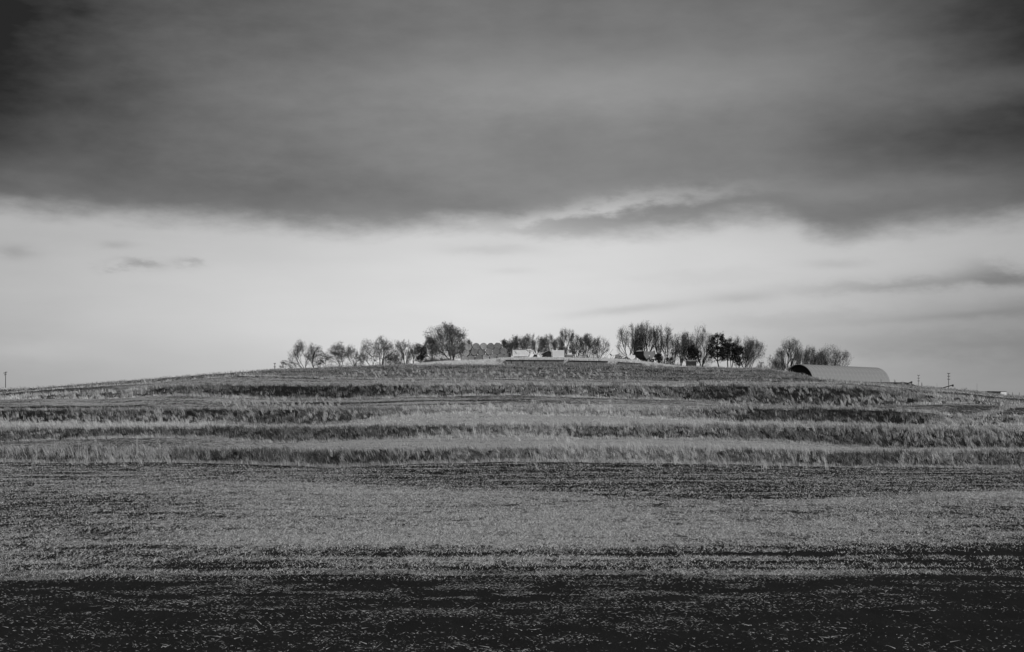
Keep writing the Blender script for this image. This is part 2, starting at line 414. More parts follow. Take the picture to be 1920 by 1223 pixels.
def ray_ground(px, row):
    """where the line of sight through a point of the frame meets the hill"""
    if not RAY:
        RAY['px'] = np.linspace(-60, 1980, 103); RAY['Y'] = np.arange(60, 300, .25)
        A_, B_ = np.meshgrid(RAY['px'], RAY['Y'], indexing='ij'); Xg = (A_ - 960) / F * B_; RAY['row'] = np.minimum.accumulate(HR - (ground(Xg, B_, False) - HC) * F / B_, axis=1)
    i = int(np.clip(round((px + 60) / 20), 0, 102)); j = int(np.argmax(RAY['row'][i] <= row)); y = RAY['Y'][j]
    return (px - 960) / F * y, y


def ground_mat():
    mt = bpy.data.materials.new('ground'); mt.use_nodes = True
    nt = mt.node_tree; N = nt.nodes; L = nt.links; b = N['Principled BSDF']
    b.inputs['Roughness'].default_value = .95; b.inputs['Specular IOR Level'].default_value = 0.05
    at = N.new('ShaderNodeAttribute'); at.attribute_name = 'tone'
    tc = N.new('ShaderNodeTexCoord')
    def ns(scale, st, det=4, ro=.6):
        mp = N.new('ShaderNodeMapping'); mp.inputs['Scale'].default_value = st; L.new(tc.outputs['Object'], mp.inputs[0])
        n = N.new('ShaderNodeTexNoise'); n.inputs['Scale'].default_value = scale; n.inputs['Detail'].default_value = det; n.inputs['Roughness'].default_value = ro
        L.new(mp.outputs[0], n.inputs['Vector']); return n.outputs['Fac']
    def m(op, a, b_=None, clamp=False):
        n = N.new('ShaderNodeMath'); n.operation = op; n.use_clamp = clamp
        for i, v in enumerate((a, b_)):
            if v is None: continue
            if isinstance(v, (int, float)): n.inputs[i].default_value = v
            else: L.new(v, n.inputs[i])
        return n.outputs[0]
    n1 = ns(9.0, (1, .18, 1), 5, .75)        # fine litter, stretched away from the road so that it reads at a low angle
    n2 = ns(1.6, (1, .35, 1), 4)
    n3 = ns(28.0, (1, .4, 1), 3)
    mixn = m('ADD', m('MULTIPLY', n1, .55), m('ADD', m('MULTIPLY', n2, .25), m('MULTIPLY', n3, .2)))
    thr = m('SUBTRACT', .68, m('MULTIPLY', at.outputs['Fac'], .36))
    f = N.new('ShaderNodeMapRange'); f.interpolation_type = 'SMOOTHSTEP'
    L.new(m('SUBTRACT', mixn, thr), f.inputs['Value']); f.inputs['From Min'].default_value = -.055; f.inputs['From Max'].default_value = .055
    f.inputs['To Min'].default_value = 0; f.inputs['To Max'].default_value = 1
    soil = m('ADD', .006, m('MULTIPLY', n2, .018)); straw = m('ADD', .14, m('MULTIPLY', n3, .50))
    v = m('ADD', soil, m('MULTIPLY', f.outputs[0], m('SUBTRACT', straw, soil)))
    L.new(v, b.inputs['Base Color'])
    bp = N.new('ShaderNodeBump'); bp.inputs['Strength'].default_value = .6; bp.inputs['Distance'].default_value = .06
    L.new(mixn, bp.inputs['Height']); L.new(bp.outputs[0], b.inputs['Normal'])
    return mt


def axis(core, g, far):
    out = list(core); s = core[-1] - core[-2]; x = core[-1]
    while x < far: s *= g; x += s; out.append(x)
    return out


def build_terrain():
    xr = axis(list(np.arange(0, 118, 1.05)), 1.25, 8000); xs = np.array([-x for x in reversed(xr[1:])] + xr)
    yu = axis(list(np.arange(14, 60, .38)) + list(np.arange(60, 305, .5)), 1.25, 9000)
    yd = axis([-14, -13, -12], 1.3, 6000) if False else [14 - s for s in np.cumsum(.5 * 1.3 ** np.arange(34))]
    ys = np.array(sorted([y for y in yd if y > -7000]) + yu)
    X, Y = np.meshgrid(xs, ys)
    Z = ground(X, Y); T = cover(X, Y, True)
    nx, ny = len(xs), len(ys)
    V = np.stack([X.ravel(), Y.ravel(), Z.ravel()], 1)
    i = np.arange(nx * ny).reshape(ny, nx); q = np.stack([i[:-1, :-1], i[:-1, 1:], i[1:, 1:], i[1:, :-1]], -1).reshape(-1, 4)
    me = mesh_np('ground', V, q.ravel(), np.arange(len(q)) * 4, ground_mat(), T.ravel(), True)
    setp(link('ground', me), 'terraced hill field with tilled soil and stubble', None, None, 'structure')


build_terrain()


# ---------------------------------------------------------------- straw and grass
def strips(name, P, D, W, tone, mat, label):
    """thin tapered slips: P base, D vector, W half-width vector"""
    n = len(P); V = np.empty((n, 3, 3)); V[:, 0] = P - W; V[:, 1] = P + W; V[:, 2] = P + D
    me = mesh_np(name, V.reshape(-1, 3), np.arange(3 * n), np.arange(n) * 3, mat, np.repeat(tone, 3))
    return setp(link(name, me), label, None, None, 'stuff')


def quads(name, P, D, W, tone, mat, label):
    n = len(P); V = np.empty((n, 4, 3)); V[:, 0] = P - W; V[:, 1] = P + W; V[:, 2] = P + D + W * .6; V[:, 3] = P + D - W * .6
    me = mesh_np(name, V.reshape(-1, 3), np.arange(4 * n), np.arange(n) * 4, mat, np.repeat(tone, 4))
    return setp(link(name, me), label, None, None, 'stuff')


def scatter(n, y0, y1, p, half=0.40):
    """n points between y0 and y1, thinning with distance as y^-p"""
    u = rng.random(n)
    if abs(p - 1) < 1e-6: Y = y0 * (y1 / y0) ** u
    else: Y = (y0 ** (1 - p) + u * (y1 ** (1 - p) - y0 ** (1 - p))) ** (1 / (1 - p))
    return (rng.random(n) * 2 - 1) * half * Y, Y


def field_straw():
    # broken straw on the tilled strip by the road: lying almost flat, drawn out along the furrows
    X, Y = scatter(560000, 17, 31, 1.0)
    cl = fbm(X / .9, Y / .45, 91, 3); pt = fbm(X / 3.5, Y / 1.1, 92, 3)
    c = cover(X, Y)
    k = rng.random(len(X)) < np.clip((c * .72 + .03) * np.clip(.38 + 4 * cl * (1 + 3 * pt), 0, 3) * (.40 + 1.3 * sst(Y, 20, 28)), 0.008, 1); X, Y = X[k], Y[k]; n = len(X)
    big = rng.random(n) < .05
    a = rng.normal(0, .5, n) + math.pi * (rng.random(n) < .5); L = np.where(big, .05 + .12 * rng.random(n), .012 + .05 * rng.random(n)); tilt = np.abs(rng.normal(0, .3, n))
    D = np.stack([L * np.cos(a) * np.cos(tilt), L * np.sin(a) * np.cos(tilt), L * np.sin(tilt)], 1)
    P = np.stack([X, Y, ground(X, Y) + .008 + .02 * rng.random(n)], 1)
    W = np.zeros((n, 3)); W[:, 2] = .003 + .004 * rng.random(n); W[:, 1] = .004
    strips('straw_litter', P, D, W, .035 + .30 * rng.random(n) ** 2.2, M_STRAW, 'scattered broken straw on dark tilled soil')
    # stubble field
    X, Y = scatter(1050000, 29, 113, 1.0)
    c = cover(X, Y)
    sp = .5 * fbm(X / .22, Y / .9, 95, 2) + .6 * fbm(X / .6, Y / 2.0, 96, 3) + .5 * fbm(X / 3.0, Y / 2.5, 97, 3)
    k = rng.random(len(X)) < np.clip((c * 1.0 - .06) * (1 + 3.0 * sp) * .8, 0.0, 1); X, Y = X[k], Y[k]; n = len(X)
    s = Y / 45.0; a = rng.random(n) * 2 * math.pi
    H = (.02 + .055 * rng.random(n) ** 2) * s ** .45; Lh = (.03 + .08 * rng.random(n)) * s ** .4
    D = np.stack([Lh * np.cos(a), Lh * np.sin(a), H], 1)
    P = np.stack([X, Y, ground(X, Y)], 1)
    W = np.zeros((n, 3)); W[:, 0] = .005 * s ** .8 + .0035; W[:, 2] = .004 * s * rng.choice([-1, 1], n)
    strips('stubble_field', P, D, W, .14 + .50 * rng.random(n) ** 1.3, M_STRAW, 'pale straw stubble covering the flat field')


def blades(name, X, Y, H, Wd, lean, tone, label, fwd=0.15):
    n = len(X); g = ground(X, Y)
    P = np.stack([X, Y, g - .03], 1)
    a = rng.normal(0, .5, n)
    W = np.stack([Wd * np.cos(a), Wd * np.sin(a), 0 * a], 1)
    m1 = P + np.stack([lean * H * .35, rng.normal(0, fwd, n) * H * .5, H * .58], 1)
    tp = P + np.stack([lean * H, rng.normal(0, fwd, n) * H, H * np.clip(1 - .25 * np.abs(lean), .3, 1)], 1)
    V = np.empty((n, 5, 3)); V[:, 0] = P - W; V[:, 1] = P + W; V[:, 2] = m1 + W * .75; V[:, 3] = m1 - W * .75; V[:, 4] = tp
    b = (np.arange(n) * 5)[:, None]
    loops = np.concatenate([b + 0, b + 1, b + 2, b + 3, b + 3, b + 2, b + 4], 1)
    starts = np.stack([np.arange(n) * 7, np.arange(n) * 7 + 4], 1)
    me = mesh_np(name, V.reshape(-1, 3), loops.ravel(), starts.ravel(), M_GRASS, np.repeat(tone, 5))
    return setp(link(name, me), label, None, None, 'stuff')


def bank_grass(k, nclump, per, hh, label):
    a, b = BANKS[k]; D1 = CON[b][0]
    half = .385 * D1
    cx = (rng.random(nclump) * 2 - 1) * half; u = rng.random(nclump)
    d0 = con_d(a, cx); d1 = con_d(b, cx)
    # more clumps crowd the lip and the foot of the bank
    u = np.where(rng.random(nclump) < .20, 1.0 + .16 * rng.random(nclump), u * 1.0)
    lo = rng.random(nclump) < .18; u = np.where(lo, -.10 + .14 * rng.random(nclump), u)
    cy = d0 + (d1 - d0) * u
    w = bank_w(k, cx, cy); gap = fbm(cx / 2.2, cy / 1.2, 40 + k, 3)
    keep = rng.random(nclump) < np.clip(np.maximum(w, .0) ** .5 * ((.95 if k == 5 else .75) + 1.6 * gap), 0, 1)
    cx, cy, u = cx[keep], cy[keep], u[keep]; n = len(cx)
    lipf = (u > .97) | (u < .04)
    patch = fbm(cx / 9, cy / 5, 80 + k, 3)
    ct = np.where(lipf, .24 + .26 * rng.random(n), .04 + .36 * rng.random(n) ** 2.6 + .26 * patch)
    ct = np.clip(ct + .12 * patch + .22 * (1 - w[keep]), .035, .68)
    # darker weeds grow where the banks are highest
    cp = 960 + F * cx / cy; hi = sst(cp, 260, 400) * sst(-cp, -820, -660) + sst(cp, 1290, 1420) * sst(-cp, -1760, -1640) + (.7 * sst(-cp, -260, -120) if k in (1, 3) else 0)
    if k < 5: ct = np.where(lipf, ct * (1 - .12 * hi), np.clip(ct * (1.10 - .40 * hi), .02, 1))
    if k == 5: ct = .12 + .6 * ct
    ch = hh * (.5 + .6 * rng.random(n) + .8 * rng.random(n) ** 6) * np.where(u < .04, .8, 1) * (1 + .5 * patch)
    cl = rng.normal(-.33, .28, n)
    X = np.repeat(cx, per) + rng.normal(0, .16 * D1 / 150, n * per); Y = np.repeat(cy, per) + rng.normal(0, .2, n * per)
    H = np.repeat(ch, per) * (.55 + .6 * rng.random(n * per)); ln = np.repeat(cl, per) + rng.normal(0, .20, n * per)
    tn = np.clip(np.repeat(ct, per) * (.55 + .9 * rng.random(n * per)), .02, .75)
    blades('bank_grass', X, Y, H, (.011 + .010 * rng.random(n * per)) * D1 / 130, ln, tn, label)


def bench_grass(name, k0, k1, n, hmax, label, t0=.2, t1=.25, cmin=.0, wd=.012):
    D0, D1 = CON[k0][0] - 1, CON[k1][0] + 1
    X = (rng.random(n) * 2 - 1) * .385 * D1; d0 = con_d(k0, X); d1 = con_d(k1, X)
    Y = d0 + (d1 - d0) * rng.random(n); c = cover(X, Y)
    k = rng.random(n) < np.clip(c - cmin, 0, 1); X, Y = X[k], Y[k]; n = len(X)
    H = hmax * (.25 + .75 * rng.random(n) ** 2)
    px = 960 + F * X / Y
    if name == 'slope_grass': H = H * (1 - .75 * sst(-px, -560, -480) - .75 * sst(px, 1790, 1830))
    blades(name, X, Y, H, wd * D1 / 130 * (.6 + .8 * rng.random(n)), rng.normal(-.25, .45, n), (t0 + t1 * .2) * (.30 + 1.4 * rng.random(n) ** 1.4) * (1 + .9 * fbm(X / 5, Y / 4, 88, 3)), label)


def crest_grass():
    # light dry grass on the very top edge, in front of the bales and machines
    n = 26000; px = 775 + 535 * rng.random(n) ** 1.0; Y = 284.95 + 6.2 * rng.random(n) ** 1.3; X = (px - 960) / F * Y
    f = sst(px, 770, 830) * sst(-px, -1312, -1200)
    k = rng.random(n) < .3 + .7 * f; X, Y, f = X[k], Y[k], f[k]; n = len(X)
    H = (.18 + .42 * rng.random(n)) * (.35 + .65 * f)
    blades('crest_grass', X, Y, H, .03 + .03 * rng.random(n), rng.normal(-.15, .3, n), .48 + .3 * rng.random(n), 'light dry grass along the top edge of the hill')
    # ragged line of weeds elsewhere along the skyline
    n = 9000; px = rng.random(n) * 2000 - 40; Y = 283 + 4 * rng.random(n); X = (px - 960) / F * Y
    f = sst(px, 480, 560) * sst(-px, -800, -760) + .9 * sst(px, 1310, 1330) * sst(-px, -1520, -1480) + 1.2 * sst(px, 1660, 1690) * sst(-px, -1830, -1760) + .0 * px
    f = f * (1 - .9 * sst(px, 1505, 1530) * sst(-px, -1662, -1640)) * (1 - sst(px, 1832, 1840))
    k = rng.random(n) < f; X, Y, px, f = X[k], Y[k], px[k], f[k]; n = len(X)
    tall = .25 + .45 * sst(px, 1660, 1700) * sst(-px, -1790, -1740)
    blades('skyline_weeds', X, Y, tall * (.4 + .8 * rng.random(n)), .03 + .03 * rng.random(n), rng.normal(-.2, .35, n), .10 + .3 * rng.random(n), 'low weeds along the skyline of the hill')
    # sloping light track on the right-hand slope
    pl = [(1735, 800), (1775, 795), (1813, 786), (1873, 771), (1925, 757)]; T = [ray_ground(*q) for q in pl]
    n = 2600; t = rng.random(n) * (len(T) - 1.001); i = t.astype(int); fr = t - i; T = np.array(T)
    Q = T[i] * (1 - fr)[:, None] + T[i + 1] * fr[:, None]
    blades('track_grass', Q[:, 0] + rng.normal(0, .5, n), Q[:, 1] + rng.normal(0, .7, n), .2 + .25 * rng.random(n), .02 + .02 * rng.random(n), rng.normal(-.3, .3, n), .18 + .25 * rng.random(n), 'light grass edging the sloping dark field on the right')


def tuft_belts():
    """individual big tufts bent over by the wind, in loose belts on the banks and steps"""
    BX = [(820, 768, 1150, 771, 5, 150, .5), (1100, 770, 1420, 776, 6, 90, .4), (560, 786, 840, 778, 5, 80, .45), (-20, 790, 480, 788, 7, 200, .40),
          (780, 817, 1080, 820, 5, 110, .45), (1000, 852, 1300, 858, 9, 120, .42), (1280, 856, 1560, 862, 10, 130, .4), (1690, 862, 1800, 866, 6, 26, .42), (-20, 852, 420, 855, 9, 130, .36),
          (640, 701, 1180, 706, 4, 190, .42), (1350, 755, 1560, 758, 5, 70, .4), (1580, 756, 1700, 752, 5, 70, .5), (420, 758, 640, 766, 8, 130, .40), (1640, 822, 1900, 826, 13, 170, .36),
          (0, 800, 420, 800, 5, 200, .45), (1000, 843, 1500, 847, 3, 110, .42), (1650, 730, 1760, 734, 6, 70, .3), (600, 860, 1000, 852, 7, 80, .34), (1300, 800, 1760, 806, 6, 170, .42),
          (0, 858, 300, 862, 5, 110, .38), (1400, 728, 1560, 735, 8, 80, .36), (700, 724, 900, 726, 6, 90, .36)]
    XX = []; YY = []; HH = []; LL = []; TT = []
    for (a, ra, b, rb, sp, n, t) in BX:
        for i in range(n):
            u = rng.random(); px = a + (b - a) * u; row = ra + (rb - ra) * u + rng.normal(0, sp)
            x, y = ray_ground(px, row)
            if y < 60: continue
            m_ = 9; le = rng.normal(-.45, .22) if rng.random() < .85 else rng.normal(.3, .2); h = rng.uniform(.45, 1.0)
            for j in range(m_):
                XX.append(x + rng.normal(0, .10)); YY.append(y + rng.normal(0, .1)); HH.append(h * rng.uniform(.6, 1.1)); LL.append(le + rng.normal(0, .16)); TT.append(t * rng.uniform(.7, 1.5))
    X = np.array(XX); Y = np.array(YY)
    blades('wind_bent_tufts', X, Y, np.array(HH), .012 * Y / 130 * (.7 + .8 * rng.random(len(X))), np.array(LL), np.array(TT), 'tall pale grass tufts bent by the wind on the terraces')
    # sparse growth that breaks up the face of the low walls
    n = 2600; px = 940 + 270 * rng.random(n); Y = 283.2 + 1.3 * rng.random(n); X = (px - 960) / F * Y; k = rng.random(n) < np.clip(.5 + 1.6 * fbm(X / 2, Y, 33), 0, 1)
    X, Y = X[k], Y[k]; n = len(X)
    blades('wall_weeds', X, Y, .25 + .6 * rng.random(n), .02 + .02 * rng.random(n), rng.normal(-.2, .3, n), .08 + .35 * rng.random(n) ** 1.5, 'weeds growing against the low concrete walls')


field_straw()
tuft_belts()
bank_grass(1, 10000, 9, .42, 'tall dry grass on the lowest terrace bank')
bank_grass(2, 10000, 9, .50, 'tall dry grass on the second terrace bank from below')
bank_grass(3, 8500, 9, .55, 'tall dry grass on the middle terrace bank')
bank_grass(4, 7500, 9, .60, 'dark tall grass on the upper terrace bank')
bank_grass(5, 12000, 5, .46, 'rough grass on the slope below the hilltop')
bench_grass('bench_stubble', 'B', 'C', 52000, .17, 'short pale stubble on the lowest terrace step', .30, .36, cmin=.15)
bench_grass('bench_stubble', 'D', 'E', 52000, .22, 'short pale stubble on the second terrace step', .40, .38, .1)
bench_grass('bench_stubble', 'F', 'H', 80000, .20, 'short dull stubble on the third terrace step', .22, .40, .05)
bench_grass('bench_stubble', 'I', 'J', 60000, .18, 'short pale stubble on the upper terrace step', .28, .42, .05)
bench_grass('slope_grass', 'J', 'K', 56000, .30, 'matted dry grass of the hilltop slope', .20, .45, -.15, .014)
crest_grass()


# ---------------------------------------------------------------- trees
def gz(x, y): return float(ground(np.array([x]), np.array([y]), False)[0])


def unit(v):
    n = math.sqrt(v[0] ** 2 + v[1] ** 2 + v[2] ** 2) or 1
    return (v[0] / n, v[1] / n, v[2] / n)


def grow(R, p, d, L, r, lev, maxlev, S, out):
    n = S['n'][lev]; st = L / n; wob = S['wob'][lev]; up = S['up'][lev]
    for i in range(n):
        d = unit((d[0] + R.gauss(0, wob), d[1] + R.gauss(0, wob), d[2] + R.gauss(0, wob) + up))
        q = (p[0] + d[0] * st, p[1] + d[1] * st, p[2] + d[2] * st)
        r2 = r * (1 - .62 / n) if lev < maxlev else r * .8
        out.append((p, q, r, r2, lev))
        if lev < maxlev and i >= S['start'][lev]:
            for k in range(S['kids'][lev] if R.random() > .12 else 0):
                a = R.uniform(.45, 1.0) * S['ang']; t = R.random() * 2 * math.pi
                # a direction at angle a from d
                o = unit((R.gauss(0, 1), R.gauss(0, 1), R.gauss(0, 1)))
                dt = o[0] * d[0] + o[1] * d[1] + o[2] * d[2]; o = unit((o[0] - dt * d[0], o[1] - dt * d[1], o[2] - dt * d[2]))
                c = math.cos(a); s = math.sin(a)
                grow(R, q, (d[0] * c + o[0] * s, d[1] * c + o[1] * s, d[2] * c + o[2] * s), L * S['ratio'][lev] * (1.15 - .55 * (i + 1) / n) * R.uniform(.7, 1.2), r2 * .62, lev + 1, maxlev, S, out)
        p, r = q, r2


def seg_mesh(name, segs, mat, sides=3):
    A = np.array([s[0] for s in segs]); B = np.array([s[1] for s in segs]); r0 = np.array([s[2] for s in segs]); r1 = np.array([s[3] for s in segs])
    d = B - A; d /= np.linalg.norm(d, axis=1)[:, None] + 1e-9
    h = np.where(np.abs(d[:, 2:3]) > .8, np.array([[1., 0, 0]]), np.array([[0., 0, 1.]]))
    u = np.cross(d, h); u /= np.linalg.norm(u, axis=1)[:, None]; w = np.cross(d, u); n = len(A)
    V = np.empty((n, 2 * sides, 3))
    for k in range(sides):
        t = 2 * math.pi * k / sides; o = u * math.cos(t) + w * math.sin(t)
        V[:, k] = A + o * r0[:, None]; V[:, sides + k] = B + o * r1[:, None]
    b = (np.arange(n) * 2 * sides)[:, None]
    F_ = np.concatenate([np.concatenate([b + k, b + (k + 1) % sides, b + sides + (k + 1) % sides, b + sides + k], 1) for k in range(sides)], 1)
    return mesh_np(name, V.reshape(-1, 3), F_.ravel(), np.arange(n * sides) * 4, mat)


def twig_mesh(name, segs, extra, mat):
    """all crown wood: limbs three-sided, the finest twigs single slivers"""
    A = np.array([s[0] for s in segs]); B = np.array([s[1] for s in segs]); r0 = np.array([s[2] for s in segs])
    n = len(A); rs = np.random.default_rng(n)
    o = rs.normal(0, 1, (n, 3)); o[:, 1] *= .4; d = B - A; d /= np.linalg.norm(d, axis=1)[:, None] + 1e-9
    o -= d * (o * d).sum(1)[:, None]; o /= np.linalg.norm(o, axis=1)[:, None]
    return A, B, o * r0[:, None]


STY = {
    'bare': dict(n=[5, 4, 3, 3, 1], wob=[.17, .20, .20, .22, .3], up=[.02, .02, .02, .02, .01], start=[0, 0, 0, 0], kids=[2, 2, 3, 3], ang=.88, ratio=[.78, .62, .62, .66]),
    'dense': dict(n=[5, 4, 3, 3, 1], wob=[.12, .16, .17, .20, .3], up=[.04, .03, .03, .03, .01], start=[0, 0, 0, 0], kids=[2, 3, 2, 3], ang=.80, ratio=[.78, .62, .62, .66]),
    'bush': dict(n=[4, 4, 3, 2, 1], wob=[.14, .18, .2, .24, .3], up=[.02, .04, .05, .04, .02], start=[0, 0, 0, 0], kids=[2, 2, 2, 2], ang=1.0, ratio=[.7, .65, .6, .5]),
    'narrow': dict(n=[7, 4, 3, 2, 1], wob=[.06, .10, .14, .20, .3], up=[.05, .05, .05, .03, .02], start=[0, 0, 0, 0], kids=[2, 2, 3, 3], ang=.75, ratio=[.50, .62, .62, .66]),
    'conifer': dict(n=[8, 4, 2, 1, 1], wob=[.05, .10, .16, .2, .3], up=[.12, .03, .04, .04, .02], start=[1, 0, 0, 0], kids=[4, 2, 2, 2], ang=1.25, ratio=[.36, .5, .5, .5]),
}


def tree(base, left, right, top, D, style, label, cat='tree', stems=2, splay=.5, lean=0.0, maxlev=4, leaf=None, nleaf=0, seed=0, thick=1.0, group='trees along the hilltop'):
    R = random.Random(seed * 77 + int(base * 3)); S = STY[style]; segs = []
    x0 = (base - 960) / F * D; z0 = gz(x0, D)
    H = HC + (HR - top) / F * D - z0; wl = (base - left) / F * D; wr = (right - base) / F * D
    for k in range(stems):
        t = (k + .5) / stems * 2 - 1 if stems > 1 else 0
        a = t * splay + R.gauss(0, .08) + lean
        d = unit((math.sin(a), R.gauss(0, .25), math.cos(a)))
        bx = t * .16 * stems ** .5
        grow(R, (bx, R.gauss(0, .1), 0), d, H * .56, (.030 + .010 * R.random()) * H ** .85 * .66 * thick / stems ** .4, 0, maxlev, S, segs)
    # fit to height and spread
    E = np.array([s[1] for s in segs]); hz = np.quantile(E[:, 2], .93)
    xl, xh = np.quantile(E[:, 0], .10), np.quantile(E[:, 0], .90); kx = (wl + wr) / max(.2, xh - xl); sh = -wl - xl * kx
    def fit(p):
        z = p[2] / hz * H; f = min(1, max(0, z) / (.55 * H)); g_ = .65 + .35 * min(1, max(0, z) / (.35 * H))
        return (p[0] * kx * g_ + sh * f, p[1] * kx, z)
    cx = (wr - wl) / 2; hw = (wl + wr) / 2
    def inside(p):
        # rounded crown outline with a ragged edge
        q = (abs(p[0] - cx) / (hw * 1.14)) ** 2.4 + (max(0, p[2] - .35 * H) / (.69 * H)) ** 2.4 + (max(0, .30 * H - p[2]) / (.42 * H)) ** 2
        return q < 1.05 + .25 * math.sin(math.atan2(p[2] - .4 * H, p[0] - cx) * 7 + seed) + R.gauss(0, .22)
    KR = [1.05, 1.05, .75, .42, .36]
    segs = [(fit(a), fit(b), max(r * KR[l], .0075), max(r2 * KR[l], .007), l) for a, b, r, r2, l in segs]
    segs = [s for s in segs if s[4] < 2 or inside(s[1])]
    T = thing({'bush': 'shrub', 'conifer': 'conifer_tree'}.get(style, 'bare_tree') if not leaf or style == 'conifer' or cat == 'shrub' else 'leafy_tree', label, cat, (x0, D, z0 - .05), 0, group)
    low = [s for s in segs if s[4] <= 1]; hi = [s for s in segs if s[4] == 2]; tw = [s for s in segs if s[4] >= 3]
    link('trunk', seg_mesh('trunk', low, M_BARK, 5), T)
    c = link('crown', seg_mesh('crown', hi, M_TWIG, 3), T)
    if tw:
        A, B, O = twig_mesh('t', tw, None, M_TWIG); n = len(A)
        B = A + (B - A) * 1.25
        V = np.stack([A - O, A + O, B], 1).reshape(-1, 3)
        me2 = mesh_np('twigs', V, np.arange(3 * n), np.arange(n) * 3, M_TWIG)
        setp(link('twigs', me2, T), kind='stuff')
    if leaf:
        ends = np.array([s[1] for s in segs if s[4] >= 2]); rs = np.random.default_rng(seed + int(base)); idx = rs.integers(0, len(ends), nleaf)
        # keep leaves in clumps
        P = ends[idx] + rs.normal(0, .13, (nleaf, 3)); sz = .05 + .07 * rs.random(nleaf)
        a = rs.normal(0, 1, (nleaf, 3)); a /= np.linalg.norm(a, axis=1)[:, None]; b = rs.normal(0, 1, (nleaf, 3)); b -= a * (a * b).sum(1)[:, None]; b /= np.linalg.norm(b, axis=1)[:, None]
        V = np.stack([P - a * sz[:, None], P + b * sz[:, None] * .6, P + a * sz[:, None], P - b * sz[:, None] * .6], 1).reshape(-1, 3)
        setp(link('foliage', mesh_np('foliage', V, np.arange(4 * nleaf), np.arange(nleaf) * 4, leaf), T), kind='stuff')
    return T


